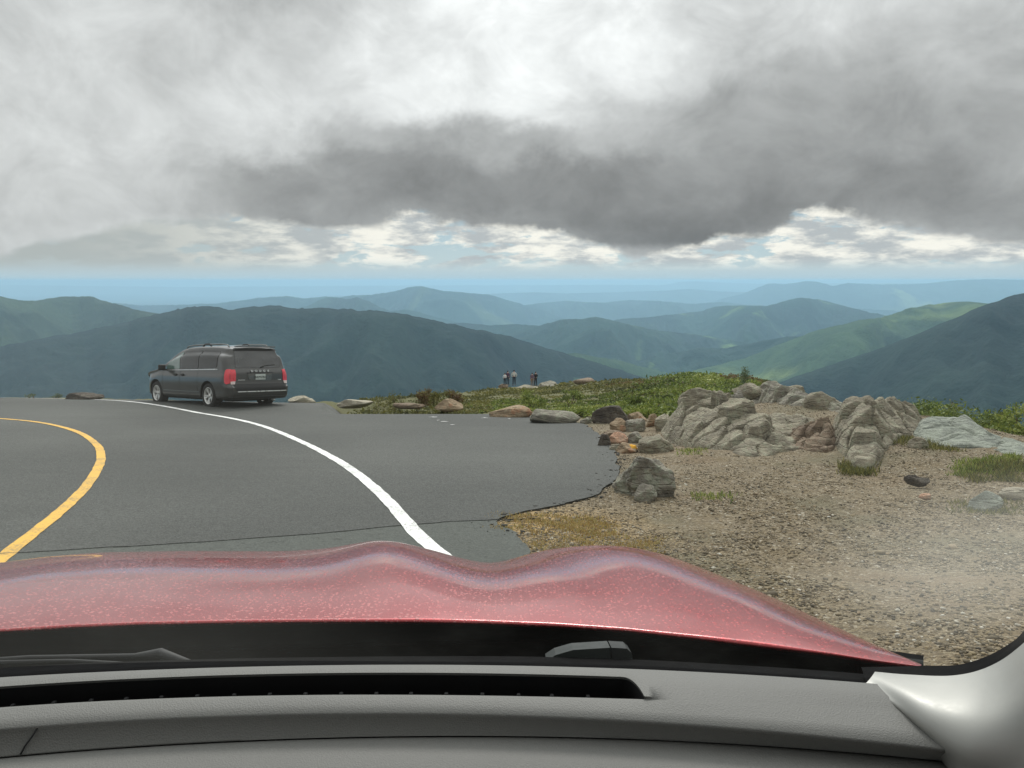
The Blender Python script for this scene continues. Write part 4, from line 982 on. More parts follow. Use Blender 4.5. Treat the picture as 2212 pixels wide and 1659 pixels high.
def boxm(name, c, s, m, parent=None, bev=.01, rot=None, seg=2):
    bm = bmesh.new(); bmesh.ops.create_cube(bm, size=1.)
    for v in bm.verts: v.co = Vector((v.co.x * s[0], v.co.y * s[1], v.co.z * s[2]))
    if bev: bmesh.ops.bevel(bm, geom=bm.edges[:], offset=min(bev, min(s) * .45), segments=seg, affect='EDGES', profile=.6)
    if rot: bmesh.ops.rotate(bm, verts=bm.verts, matrix=Matrix.Rotation(rot[0], 3, rot[1]))
    bmesh.ops.translate(bm, verts=bm.verts, vec=c); me = bpy.data.meshes.new(name); bm.to_mesh(me); bm.free(); me.materials.append(m); autos(me, 40)
    o = bpy.data.objects.new(name, me); COL.objects.link(o)
    if parent is not None: o.parent = parent
    return o
def tubem(name, pts, r, m, parent=None, n=8):
    P = [Vector(p) for p in pts]; V, Fc = [], []
    for i, p in enumerate(P):
        t = (P[min(i + 1, len(P) - 1)] - P[max(i - 1, 0)]).normalized(); a = t.orthogonal().normalized() if i == 0 else (a - a.dot(t) * t).normalized(); b2 = t.cross(a)
        rr = r[i] if hasattr(r, '__len__') else r
        for k in range(n): V.append(p + (a * math.cos(6.2832 * k / n) + b2 * math.sin(6.2832 * k / n)) * rr)
    for i in range(len(P) - 1):
        for k in range(n): Fc.append((i * n + k, i * n + (k + 1) % n, (i + 1) * n + (k + 1) % n, (i + 1) * n + k))
    Fc.append(tuple(range(n))[::-1]); Fc.append(tuple(range((len(P) - 1) * n, len(P) * n)))
    return mk(name, [v[:] for v in V], Fc, m, parent)
for sd_ in ('L', 'R'):
    panel('front_window', [(1.50, 1.085), (1.64, 1.20), (1.92, 1.43), (2.14, 1.56), (2.30, 1.58), (2.38, 1.09)], sd_, MVGF, r=.03)
    panel('sliding_door_window', [(2.46, 1.08), (2.40, 1.595), (3.42, 1.62), (3.44, 1.10)], sd_, MVG, r=.05)
    panel('quarter_window', [(3.50, 1.10), (3.48, 1.62), (4.36, 1.60), (4.46, 1.50), (4.46, 1.14)], sd_, MVG, r=.07)
    panel('belt_trim', [(1.28, 1.035), (1.28, 1.052), (4.50, 1.105), (4.50, 1.083)], sd_, MCH, r=0, off=.006)
    panel('lower_trim', [(1.42, .445), (1.42, .475), (3.54, .475), (3.54, .445)], sd_, MCH if 0 else plain('dull_trim', S(104, 106, 104), .35, .6), r=0, off=.006)
    for x in (1.36, 2.42, 3.44): panel('door_seam', [(x, .40), (x, 1.03), (x + .012, 1.03), (x + .012, .40)], sd_, MBK, off=.0015, r=0, thick=.001)
    s = -1 if sd_ == 'L' else 1
    for x in (2.18, 2.60):
        h, n, _, _ = bvh.ray_cast(Vector((x, s * 3, .92)), Vector((0, -s, 0)))
        dh = boxm('door_handle', (x, h.y + s * .028, .92), (.21, .028, .035), MBK, VAN, .012)
        boxm('handle_cup', (x, h.y + s * .004, .92), (.14, .012, .07), MBK, dh, .005)
    h, n, _, _ = bvh.ray_cast(Vector((1.56, s * 3, 1.04)), Vector((0, -s, 0)))
    mi = boxm('wing_mirror', (1.56, h.y + s * .14, 1.13), (.12, .20, .17), MBK, VAN, .05, seg=4)
    boxm('mirror_stalk', (1.56, h.y + s * .04, 1.06), (.09, .16, .05), MBK, mi, .015)
    rail = tubem('roof_rail', [(2.15, s * .60, 1.665), (2.25, s * .60, 1.735), (2.5, s * .60, 1.765), (3.4, s * .60, 1.79), (4.2, s * .60, 1.785), (4.45, s * .60, 1.765), (4.55, s * .60, 1.71)], .018, plain('rail_grey', S(120, 121, 119), .4, .6), VAN)
    tubem('rail_foot', [(3.1, s * .60, 1.72), (3.25, s * .60, 1.80), (3.5, s * .60, 1.80), (3.6, s * .60, 1.72)], .022, MBK, rail)
    # wrap-round tail light: side piece and rear piece as one plate each
    tl = panel('tail_light', [(4.90, .74), (4.88, 1.06), (4.92, 1.10), (5.02, 1.10), (5.05, .72), (4.96, .69)], sd_, MRED, r=.02, off=.010)
    u0, u1 = (-.87, -.72) if s < 0 else (.87, .72)
    panel('lens', [(u0, .735), (u0 * .985, 1.09), (u1, 1.085), (u1 * 1.01, .80), (u1 * 1.05, .735)], 'B', MRED, r=.01, off=.008, parent=tl)
    panel('reversing_lens', [(u0 * .99, .69), (u0 * .99, .77), (u1 * 1.03, .77), (u1 * 1.06, .69)], 'B', MWLN, r=.01, off=.012, parent=tl)
    boxm('mud_flap', (4.36, s * .82, .27), (.02, .2, .16), MBK, VAN, .004)
# rear
panel('rear_window', [(-.70, 1.135), (-.63, 1.62), (.63, 1.62), (.70, 1.135)], 'B', MVGR, r=.06)
panel('window_frame', [(-.66, 1.60), (-.62, 1.665), (.62, 1.665), (.66, 1.60)], 'B', MBK, r=.02, off=.012, thick=.012)
boxm('rear_spoiler', (4.86, 0, 1.715), (.20, 1.16, .035), MVP, VAN, .015, rot=None)
tubem('rear_wiper', [(5.05, .05, 1.14), (5.035, .20, 1.19), (5.015, .52, 1.22)], [.018, .012, .008], MBK, VAN)
panel('plate_recess', [(-.34, .78), (-.38, .99), (.38, .99), (.34, .78)], 'B', plain('recess_paint', S(84, 84, 80), .3, .5, 1.), r=.06, off=.003)
panel('handle_bar', [(-.40, .985), (-.40, 1.003), (.40, 1.003), (.40, .985)], 'B', MBK, r=0, off=.02, thick=.02)
PLX = 5.112
pl = boxm('licence_plate', (PLX + .012, 0, .885), (.010, .31, .155), MPL, VAN, .004)
def text(name, body_, size, loc, m, parent, bold=.0, sx=1., ext=.002, sp=1.):
    cu = bpy.data.curves.new(name, 'FONT'); cu.body = body_; cu.size = size; cu.extrude = ext; cu.align_x = 'CENTER'; cu.align_y = 'CENTER'; cu.offset = bold; cu.space_character = sp
    o = bpy.data.objects.new(name, cu); COL.objects.link(o); dg = bpy.context.evaluated_depsgraph_get(); dg.update()
    me = bpy.data.meshes.new_from_object(o.evaluated_get(dg)); bpy.data.objects.remove(o)
    M = Matrix(((0, 0, 1, 0), (sx, 0, 0, 0), (0, 1, 0, 0), (0, 0, 0, 1)))   # faces +x, reads left to right from behind
    me.transform(Matrix.Translation(loc) @ M); me.materials.clear(); me.materials.append(m); me.name = name
    o = bpy.data.objects.new(name, me); COL.objects.link(o); o.parent = parent; return o
text('plate_number', '842957B1', .085, (PLX + .019, 0, .875), MPT, pl, .0015)
for k_, ch_ in enumerate('DODGE'):
    text('hatch_letter', ch_, .07, (5.105, (k_ - 2) * .125, 1.045), MCH, VAN, .003, 1.3, ext=.012)
panel('model_badge', [(-.66, .80), (-.66, .812), (-.46, .812), (-.46, .80)], 'B', MCH, r=0, off=.004)
panel('trim_badge', [(.56, .79), (.56, .808), (.66, .808), (.66, .79)], 'B', MCH, r=0, off=.004)
panel('hatch_lower_panel', [(-.74, .50), (-.82, .70), (.82, .70), (.74, .50)], 'B', MBK, r=.05, off=.004)
panel('bumper_strip', [(-.72, .478), (-.72, .503), (.80, .503), (.80, .478)], 'B', MCH, r=.01, off=.012)
panel('bumper_lower_strip', [(-.90, .345), (-.90, .362), (.90, .362), (.90, .345)], 'B', bpy.data.materials['dull_trim'], r=0, off=.006)
boxm('underbody', (2.6, 0, .27), (4.4, 1.30, .12), MBK, VAN, .03)
tubem('exhaust_pipe', [(4.3, .45, .25), (4.9, .47, .24), (5.06, .47, .23)], .035, MCH, VAN)
for (x, z, a) in ((.0, .40, 1),): panel('fog_trim', [(.3, .33), (.3, .37), (.5, .37), (.5, .33)], 'L', MBK, r=0)
# wheels
def lathe(name, prof, m, parent, n=48, smooth=True):
    V = [(r * math.cos(6.28318 * k / n), y, r * math.sin(6.28318 * k / n)) for r, y in prof for k in range(n)]
    o = mk(name, V, gridf(len(prof), n, True), m, parent, smooth); return o
def wheel():
    w = lathe('wheel', [(.23, -.11), (.27, -.125), (.33, -.115), (.350, -.09), (.355, -.05), (.357, 0), (.355, .05), (.350, .09), (.33, .115), (.27, .125), (.23, .11)], MTY, None)
    rm = lathe('rim', [(.235, -.115), (.225, -.12), (.212, -.10), (.205, -.04), (.20, .1)], MRIM, w)
    V, Fc = [], []
    for k in range(5):
        for d in (-.17, .17):
            a = k * 2 * math.pi / 5 + math.pi / 2 + d; ar = k * 2 * math.pi / 5 + math.pi / 2 + d * .55
            i0 = len(V); t = np.array([-math.sin(a), math.cos(a)]); c0 = np.array([math.cos(ar), math.sin(ar)]) * .03; c1 = np.array([math.cos(a), math.sin(a)]) * .215
            for c, wd, y in ((c0, .020, -.075), ((c0 + c1) / 2, .017, -.085), (c1, .024, -.10)):
                for s_, yy in ((-1, y), (1, y), (1.3, y + .03), (-1.3, y + .03)): V.append((c[0] + t[0] * wd * s_, yy, c[1] + t[1] * wd * s_))
            for q in (0, 4):
                for j in range(4): Fc.append((i0 + q + j, i0 + q + (j + 1) % 4, i0 + q + 4 + (j + 1) % 4, i0 + q + 4 + j))
    mk('spokes', V, Fc, MRIM, w, False)
    lathe('hub_cap', [(.0, -.095), (.035, -.092), (.05, -.08), (.055, -.05)], MRIM, w, 24)
    lathe('brake_disc', [(.0, -.02), (.15, -.02), (.15, .0)], plain('brake_iron', S(70, 68, 66), .5, .6), w, 32)
    return w
w0 = wheel()
def copy_tree(o, parent=None):
    c = o.copy(); COL.objects.link(c); c.parent = parent
    for ch in o.children: copy_tree(ch, c)
    return c
for i, (ax, s) in enumerate([(x, s) for x in AX for s in (-1, 1)]):
    w = w0 if i == 0 else copy_tree(w0)
    w.parent = VAN; w.location = (ax, s * .83, WR); w.rotation_euler = (0, .4 * i, 0 if s < 0 else math.pi)
# model frame: x runs nose to tail; move it to the pull-off, nose towards the left brow
RA = pl_at(461, 880); YAW = math.radians(138.5)
fwd = Vector((math.cos(YAW), math.sin(YAW), 0)); gn = Vector((0, SLOPE, 1)).normalized()
fwd = (fwd - fwd.dot(gn) * gn).normalized(); lft = gn.cross(fwd).normalized()
# local +x = tail = -fwd ; local -y = left side ; local z = gn
Rm = Matrix((-fwd, -lft, gn)).transposed().to_4x4()
VX, VY = -7.68, 22.8
near = Vector((VX, VY, plane_z(VY) + .018))
VAN.matrix_world = Matrix.Translation(near) @ Rm @ Matrix.Scale(.985, 4) @ Matrix.Translation((-4.0, 0, 0))
# ================================================================ THE RED CAR WE SIT IN
CAR = empty('red_car', (-.25, .2, -1.40)); CAR.rotation_euler = (0, 0, 0)
tag(CAR, 'red car seen from its front seat, rain-spotted bonnet ahead and grey dashboard below', 'car')
CARI = Vector((-.25, .2, -1.40))
def cpart(name, V, Fc, m, parent=None, smooth=True, label=None, ang=None):
    V = np.asarray(V, float).reshape(-1, 3) - np.array(CARI)
    o = mk(name, V, Fc, m, parent or CAR, smooth)
    if ang: autos(o.data, ang)
    if label: o['label'] = label
    return o
def cur(pts, xs):   # smooth curve through photo points, sampled at xs
    P = np.array(pts, float); y = np.interp(xs, P[:, 0], P[:, 1])
    n = 15; k = np.hanning(n + 2)[1:-1]; k /= k.sum()
    yp = np.concatenate([y[0] + (y[0] - y[1:n // 2 + 1][::-1]), y, y[-1] + (y[-1] - y[-n // 2:-1][::-1])])
    return np.convolve(yp, k, 'valid')[:len(xs)]
m, T, b = mat('red_paint', S(128, 16, 26), .27, .6, .8)
c = geop(T)
spn = T.noise(c, 4., 3); v = T.new('ShaderNodeTexVoronoi'); T.link(c, v.inputs['Vector']); v.inputs['Scale'].default_value = 150.
scn = T.new('ShaderNodeSeparateColor'); T.link(v.outputs['Color'], scn.inputs[0])
spot = T.math('MULTIPLY', T.ss(v.outputs['Distance'], .42, .24), T.ss(T.math('ADD', scn.outputs[0], T.math('MULTIPLY', T.math('SUBTRACT', spn, .5), .9)), .35, .55))
v2 = T.new('ShaderNodeTexVoronoi'); T.link(c, v2.inputs['Vector']); v2.inputs['Scale'].default_value = 300.
sc3 = T.new('ShaderNodeSeparateColor'); T.link(v2.outputs['Color'], sc3.inputs[0])
spot2 = T.math('MULTIPLY', T.ss(v2.outputs['Distance'], .40, .2), T.ss(sc3.outputs[0], .55, .7))
sp = T.math('MAXIMUM', spot, T.math('MULTIPLY', spot2, .6))
dmp = T.new('ShaderNodeMapping'); T.link(c, dmp.inputs[0]); dmp.inputs['Scale'].default_value = (1., .3, 1.); dirt = T.noise(dmp.outputs[0], 16., 6, .65)
col = T.mixc(T.noise(c, 600., 2), S(158, 12, 26), S(122, 7, 18))
col = T.mixc(T.ss(dirt, .3, .8, .02, .12), col, S(188, 130, 120))
col = T.mixc(T.math('MULTIPLY', sp, T.ss(spn, .4, .65, .06, .30)), col, S(214, 170, 166))
T.link(col, b.inputs['Base Color'])
T.link(T.math('ADD', .30, T.math('MULTIPLY', sp, .4)), b.inputs['Roughness'])
T.link(T.math('ADD', T.ss(dirt, .3, .8, .03, .10), T.math('MULTIPLY', sp, .16)), b.inputs['Coat Roughness'])
bump(T, b, T.math('ADD', sp, T.math('MULTIPLY', T.noise(c, 25., 3), .10)), .0006, .8)
MRP = m
HT = [(-700, 1262), (-300, 1236), (0, 1216), (100, 1202), (220, 1193), (400, 1190), (600, 1191), (690, 1187), (750, 1178), (790, 1170), (820, 1167.5), (860, 1171), (940, 1190), (1000, 1207), (1050, 1217), (1075, 1216), (1110, 1206), (1160, 1191), (1220, 1182), (1290, 1178), (1360, 1182), (1430, 1196), (1500, 1220), (1600, 1262), (1700, 1306), (1800, 1351), (1900, 1397), (1995, 1437), (2060, 1465)]
HB = [(-700, 1420), (-300, 1382), (0, 1363), (150, 1354), (300, 1348), (500, 1344), (700, 1342), (900, 1342), (1050, 1345), (1200, 1351), (1350, 1361), (1500, 1377), (1650, 1395), (1800, 1413), (1900, 1428), (1995, 1440), (2060, 1466)]
hx = np.concatenate([np.linspace(-600, 1990, 420)]); top = cur(HT, hx); bot = np.interp(hx, *np.array(HB, float).T)
def tanr(x, y): r = ray(x, y); return -r[2] / r[1]
tb_ = np.array([tanr(x, y) for x, y in zip(hx, bot)]); tt_ = np.array([tanr(x, y) for x, y in zip(hx, top)])
av = (hx - CX) / F
YB = .405 / tb_ ; YS = np.minimum(1.62, np.where(av > .14, .31 / np.maximum(av - .11, .01), 9)); YS = np.maximum(YS, YB + .01)
YS = np.where(av < -.25, np.minimum(YS, 1.62 - .8 * (np.abs(av) - .25) ** 2), YS)
k = np.hanning(31); k /= k.sum(); YS = np.convolve(np.pad(YS, 15, mode='edge'), k, 'valid'); YS = np.maximum(YS, YB + .01)
zB = -tb_ * YB; zS = -tt_ * YS
nt = 70; ts = np.linspace(0, 1, nt)
rows = []
span = np.clip((YS - YB) / 1.0, 0, 1)
for t in ts:
    y = YB + (YS - YB) * t
    L_ = YS - YB; h00 = 2 * t ** 3 - 3 * t ** 2 + 1; h10 = t ** 3 - 2 * t ** 2 + t; h01 = -2 * t ** 3 + 3 * t ** 2; h11 = t ** 3 - t ** 2
    z = h00 * zB + h10 * L_ * -.05 + h01 * zS + h11 * L_ * -tt_
    # the side creases run back from the lamps and fade towards the glass
    c1 = 1130 + 260 * (1 - t) ** 1.2; c2 = 1290 + 420 * (1 - t)
    z = z - span * .006 * np.exp(-((hx - c1) / 110) ** 2) * np.sin(np.pi * t) ** .8
    z = z + span * .008 * np.exp(-((hx - c2) / 120) ** 2) * np.sin(np.pi * t) ** .8
    z = z + span * .007 * np.exp(-((hx - 830 - 120 * (1 - t)) / 110) ** 2) * np.sin(np.pi * t) ** .8
    lim = -tt_ * y - .0005                      # stay just under the line of sight over the nose
    z = np.where(t < 1, np.minimum(z, lim + 0 * t + 10), z)
    rows.append(np.stack([av * (y * CP - z * SP), y, z], 1))
# the nose and outer flank roll over and go down
dirx = np.clip((hx - 1380) / 260, 0, 1); nx = dirx; ny = 1 - dirx * .95; nn = np.hypot(nx, ny); nx /= nn; ny /= nn
S0 = rows[-1]
for d, dz in ((.02, .010), (.045, .028), (.07, .06), (.085, .11), (.095, .20), (.10, .34), (.09, .46)):
    q = S0.copy(); q[:, 0] += nx * d * (.3 + .7 * span); q[:, 1] += ny * d * (.3 + .7 * span); q[:, 2] -= dz + 0 * d; rows.append(q)
rows.insert(0, rows[0] + np.array([0, .002, -.003])); rows.insert(0, rows[0] + np.array([0, .006, -.004]))
V = np.array(rows)
cpart('bonnet', V, gridf(V.shape[0], V.shape[1])[:, ::-1], MRP, label='red bonnet speckled with dried rain drops')
# cowl and scuttle between bonnet and glass
MCOWL = plain('cowl_plastic', S(36, 39, 38), .8, nscale=120, spec=.15); MDARK = plain('scuttle_black', S(9, 9, 10), .9, spec=.06)
cx_ = np.linspace(-600, 1995, 160)
def strip(rowsdef, xs, m, name, parent=None, **k):
    V = []
    for pts, z in rowsdef:
        yy = cur(pts, xs) if not callable(pts) else pts(xs)
        zz = z(xs) if callable(z) else np.full(len(xs), z)
        V.append(np.array([at_z(x, y, z_) for x, y, z_ in zip(xs, yy, zz)]))
    V = np.array(V); return cpart(name, V, gridf(*V.shape[:2]), m, parent, **k)
off = lambda P, d: [(x, y + d) for x, y in P]
D0 = [(-700, 1530), (-300, 1487), (0, 1462), (200, 1451), (500, 1442), (800, 1438), (1106, 1437), (1400, 1445), (1600, 1457), (1750, 1466), (1880, 1477), (2200, 1505)]
MIDC = [(-700, 1480), (-300, 1440), (0, 1412), (300, 1401), (600, 1392), (900, 1384), (1106, 1380), (1300, 1380), (1500, 1388), (1750, 1410), (1995, 1446)]
cowl = strip([(off(HB, -14), -.455), (off(HB, 1), -.445), (MIDC, -.452), (off(MIDC, 6), -.47), (off(MIDC, 10), -.55)], cx_, MCOWL, 'cowl_panel')
strip([(off(MIDC, -30), -.60), (off(D0, 20), -.52), (off(D0, 140), -.50)], cx_, MDARK, 'scuttle_tray')
strip([(off(D0, -20), -.405), (off(D0, -9), -.40), (off(D0, -2), -.372), (off(D0, 14), -.375)], np.linspace(-600, 1990, 120), MDARK, 'glass_seal')
# wiper and arm
def at(x, y, Y): return Vector(at_y(x, y, Y)) - CARI
wi = tubem('wiper_blade', [at(-420, 1458, .84), at(-100, 1432, .845), (at(150, 1427, .85)), at(340, 1437, .855)], .002, plain('wiper_rubber', S(30, 32, 32), .7), CAR)
tubem('wiper_arm', [at(-380, 1450, .85), at(60, 1420, .86), at(290, 1417, .865), at(345, 1411, .87), at(430, 1441, .85)], [.002, .0025, .003, .006, .004], plain('wiper_metal', S(26, 28, 28), .6), wi)
def plate(name, pts, Y, th, m, parent):
    A = [at(x, y, Y) for x, y in pts]; B = [p + Vector((0, th, -th * .2)) for p in A]; n = len(A)
    Fc = [tuple(range(n)), tuple(range(n, 2 * n))[::-1]] + [(i, i + n, (i + 1) % n + n, (i + 1) % n) for i in range(n)]
    return mk(name, [v[:] for v in A + B], Fc, m, parent, False)
nz = plate('wiper_cover', [(1180, 1428), (1200, 1415), (1238, 1404), (1318, 1399), (1320, 1428)], .845, .03, plain('greenish_plastic', S(34, 41, 39), .7), CAR)
plate('cover_cap', [(1323, 1429), (1321, 1399), (1354, 1401), (1364, 1410), (1370, 1430)], .843, .03, plain('dark_greenish_plastic', S(24, 29, 28), .7), nz)
# ---- dashboard
m, T, b = mat('dash_plastic', S(150, 151, 146), .62, spec=.35)
c = geop(T); g = T.noise(c, 900., 2); g2 = T.noise(c, 7., 3)
T.link(T.mixc(T.math('ADD', T.math('MULTIPLY', g, .6), T.math('MULTIPLY', g2, .4)), S(101, 101, 98), S(120, 120, 116)), b.inputs['Base Color']); bump(T, b, T.vor(c, 700.), .0006, .5); MDASH = m
MVENT = plain('vent_black', S(10, 10, 11), .7)
ST = [(-700, 1560), (-300, 1515), (0, 1487), (300, 1470), (600, 1462), (1000, 1458), (1300, 1465), (1345, 1467), (1366, 1471), (1380, 1481), (1390, 1497), (1395, 1508), (1500, 1512), (1700, 1520), (2200, 1545)]
SB = [(-700, 1610), (-300, 1557), (0, 1526), (300, 1512), (600, 1503), (1000, 1501), (1200, 1505), (1370, 1511), (1385, 1511), (1395, 1509), (1500, 1514), (1700, 1522), (2200, 1547)]
BT = [(-700, 1680), (-300, 1610), (0, 1578), (250, 1560), (600, 1546), (1000, 1544), (1400, 1561), (1700, 1586), (1975, 1612), (2200, 1640)]
BB = [(-700, 1745), (-300, 1672), (0, 1636), (200, 1616), (500, 1601), (900, 1592), (1300, 1593), (1500, 1600), (1700, 1614), (1900, 1631), (2060, 1646), (2300, 1672)]
dx_ = np.unique(np.concatenate([np.linspace(-600, 1340, 150), np.linspace(1340, 1400, 30), np.linspace(1400, 2060, 50)]))
def lins(P): P = np.array(P, float); return lambda xs: np.interp(xs, P[:, 0], P[:, 1])
def smo(P): 
    P = np.array(P, float)
    def f(xs):
        return np.polyval(np.polyfit(P[:, 0] / 1000, P[:, 1], 5), np.asarray(xs, float) / 1000)
    return f
fD0 = smo(D0); fST0 = smo([p for p in ST if p[0] < 1346] + [(1500, 1474), (1900, 1500), (2200, 1530)]); fBT = smo(BT); fBB = smo(BB)
lST, lSB = lins(ST), lins(SB)
fSB0 = smo([p for p in SB if p[0] < 1375 or p[0] > 1450])
gE = lambda xs: np.clip((np.asarray(xs, float) - 1340) / 53, 0, 1) ** 2.4
def fST(xs): return fST0(xs) + (fSB0(xs) - fST0(xs)) * gE(xs) - 1.5 * (np.asarray(xs) > 1393)
def fSB(xs): return fSB0(xs)
rowsd = [(lambda x: fD0(x) + 40, -.44), (lambda x: fD0(x) + 3, -.368), (fD0, -.360), (lambda x: fD0(x) + (fST(x) - fD0(x)) * .5, -.3595), (lambda x: np.maximum(fST(x) - 5, fD0(x) + 2), lambda x: np.interp(x, [1340, 1393, 1450], [-.3600, -.3612, -.3626])), (fST, lambda x: np.interp(x, [1340, 1393, 1450], [-.363, -.3640, -.3630])),
         (fSB, lambda x: np.interp(x, [1340, 1393, 1450], [-.3655, -.3642, -.3632])), (lambda x: fSB(x) + 4, lambda x: np.interp(x, [1380, 1450], [-.3642, -.3634])), (lambda x: fSB(x) * .5 + fBT(x) * .5, -.3670), (lambda x: fBT(x) - 5, -.3695), (lambda x: fBT(x), -.3712), (lambda x: fBT(x) + 5, -.374),
         (lambda x: fBB(x) - 3, -.3895), (lambda x: fBB(x), -.3905), (lambda x: fBB(x) + 1.5, -.3945), (lambda x: fBB(x) + 4, -.3915), (lambda x: fBB(x) + 9, -.3905), (lambda x: fBB(x) + 60, -.3925), (lambda x: fBB(x) + 200, -.41), (lambda x: fBB(x) + 420, -.45)]
V = []
for f, z in rowsd:
    yy = f(dx_); zz = z(dx_) if callable(z) else np.full(len(dx_), z); V.append(np.array([at_z(x, y, q) for x, y, q in zip(dx_, yy, zz)]))
V = np.array(V); Fc = gridf(*V.shape[:2]); ri = Fc[:, 0] // len(dx_); ci = Fc[:, 0] % len(dx_)
Fc = Fc[~((ri == 5) & (dx_[ci] < 1391))]
dash = cpart('dashboard', V, Fc, MDASH, label='grey grained dashboard top', ang=80)
# slot walls and floor
sx = dx_[dx_ <= 1393]
A = np.array([at_z(x, y, -.363) for x, y in zip(sx, fST(sx))]); B = np.array([at_z(x, y, -.3655) for x, y in zip(sx, fSB(sx))])
dn = lambda P, d, e: P + np.array([0, e, -d])
V = np.array([A, dn(A, .006, .002), dn(A, .06, .006), dn(B, .06, -.004), dn(B, .005, -.0015), B])
cpart('defroster_vent', V, gridf(*V.shape[:2]), MVENT, dash, label='long black defroster slot', ang=60)
for i, x in enumerate((28 * 2.2 / 2.2, 117, 197, 273, 349, 426, 506, 583, 660, 737, 813, 888, 964, 1042, 1120, 1192, 1270)):
    q = Vector(at_z(x, fSB(np.array([float(x)]))[0] + 2, -.3765)) - CARI
    o = boxm('vent_fin', q, (.0035, .004, .006), plain('fin_black', S(16, 17, 18), .8) if i == 0 else bpy.data.materials['fin_black'], dash, .0008)
# seam of the airbag cover
sq = [at_z(x, y, z) for x, y, z in ((86, 1567, -.3715), (70, 1592, -.3775), (55, 1612, -.3845), (45, 1631, -.3895))]
tubem('cover_seam', [Vector(p) - CARI + Vector((0, -.0006, .0006)) for p in sq], .0007, MVENT, dash)
# ---- right-hand pillar trim and the black seal round the glass
def patch(curves, name, m, parent=None, n=60, k=24, label=None):
    G = []
    for c_ in curves:
        c_ = np.array(c_, float); P = np.array([at_y(x, y, Y) for x, y, Y in c_])
        L = np.r_[0, np.cumsum(np.linalg.norm(np.diff(c_[:, :2], axis=0), axis=1))]; L /= L[-1]; L = np.linspace(0, 1, len(c_))
        G.append(cr1(P, n))
    G = np.array(G)            # curves x n x 3
    out = np.array([cr1(G[:, j], k) for j in range(n)])
    return cpart(name, out, gridf(*out.shape[:2]), m, parent, label=label)
def cr1(P, n):
    Q = np.concatenate([[2 * P[0] - P[1]], P, [2 * P[-1] - P[-2]]]); u_ = np.linspace(0, len(P) - 1 - 1e-9, n); i = u_.astype(int); t = (u_ - i)[:, None]
    a, b_, c_, d = Q[i], Q[i + 1], Q[i + 2], Q[i + 3]
    return .5 * (2 * b_ + (c_ - a) * t + (2 * a - 5 * b_ + 4 * c_ - d) * t ** 2 + (3 * b_ - a - 3 * c_ + d) * t ** 3)
MTRIM = plain('silver_trim', S(172, 172, 167), .5, .4, 0., 300., .04)
C0 = [(1890, 1451, .73), (1960, 1457, .71), (2060, 1459, .685), (2140, 1438, .66), (2212, 1388, .63), (2330, 1270, .58), (2460, 1080, .50)]
C01 = [(1888, 1454, .722), (1958, 1470, .69), (2050, 1484, .66), (2138, 1476, .63), (2212, 1436, .60), (2332, 1325, .55), (2466, 1135, .475)]
M1 = [(1884, 1460, .714), (1948, 1492, .668), (2024, 1528, .63), (2118, 1548, .598), (2216, 1520, .57), (2336, 1420, .525), (2480, 1230, .455)]
M2 = [(1876, 1470, .708), (1936, 1514, .664), (2004, 1570, .625), (2088, 1625, .592), (2220, 1640, .56), (2370, 1560, .515), (2520, 1380, .45)]
C1a = [(1869, 1477, .704), (1926, 1522, .668), (1986, 1578, .64), (2040, 1640, .618), (2092, 1720, .60), (2170, 1800, .58), (2300, 1860, .56)]
C1 = [(1866, 1480, .715), (1920, 1524, .69), (1979, 1580, .665), (2028, 1640, .645), (2062, 1700, .63), (2110, 1790, .61), (2160, 1880, .60)]
patch([C0, C01, M1, M2, C1a, C1], 'pillar_trim', MTRIM, label='satin silver trim at the foot of the windscreen pillar')
E0 = [(1860, 1441, .80), (1930, 1440, .80), (1990, 1438, .80), (2068, 1436, .79), (2130, 1418, .78), (2184, 1388, .76), (2216, 1358, .74), (2330, 1225, .68), (2450, 1050, .60)]
E1 = [(x + 3, y + 8, Y - .02) for x, y, Y in E0]; E2 = [(1870, 1472, .735), (1940, 1474, .725), (2000, 1476, .71), (2070, 1478, .70), (2140, 1460, .68), (2200, 1420, .65), (2260, 1370, .63), (2360, 1270, .59), (2480, 1080, .51)]
patch([E0, E1, E2], 'windscreen_seal', MDARK, label='black rubber seal round the windscreen corner')
# ---- windscreen
X0 = -.27
def gl(u_, v_, o=0.):
    yb, yt = .875 - .11 * u_ ** 2, .06 - .10 * u_ ** 2; zb, zt = -.455 + .015 * u_ ** 2, .34 - .02 * u_ ** 2
    x = X0 + u_ * (.80 - .14 * v_); y = yb + (yt - yb) * v_; z = zb + (zt - zb) * v_ + .045 * np.sin(np.pi * v_)
    return np.stack([x, y, z + o], -1)
uu, vv = np.meshgrid(np.linspace(-1, 1, 41), np.linspace(0, 1, 31)); nq = uu.size
V = np.concatenate([gl(uu, vv).reshape(-1, 3), gl(uu, vv, .005).reshape(-1, 3)]); g1 = gridf(31, 41); 
mg = bpy.data.materials.new('windscreen_glass'); mg.use_nodes = True; T = NT(mg.node_tree); T.n.clear()
tr = T.new('ShaderNodeBsdfTransparent'); tr.inputs[0].default_value = (.97, .972, .97, 1); gs = T.new('ShaderNodeBsdfGlossy'); gs.inputs['Roughness'].default_value = .02
fr = T.new('ShaderNodeFresnel'); fr.inputs[0].default_value = 1.09; mx = T.new('ShaderNodeMixShader'); T.link(fr.outputs[0], mx.inputs[0]); T.link(tr.outputs[0], mx.inputs[1]); T.link(gs.outputs[0], mx.inputs[2])
df = T.new('ShaderNodeBsdfTranslucent'); df.inputs[0].default_value = S(214, 214, 206); c = geop(T)
n1 = T.noise(c, 6., 4, .6); n2 = T.noise(c, 60., 3)
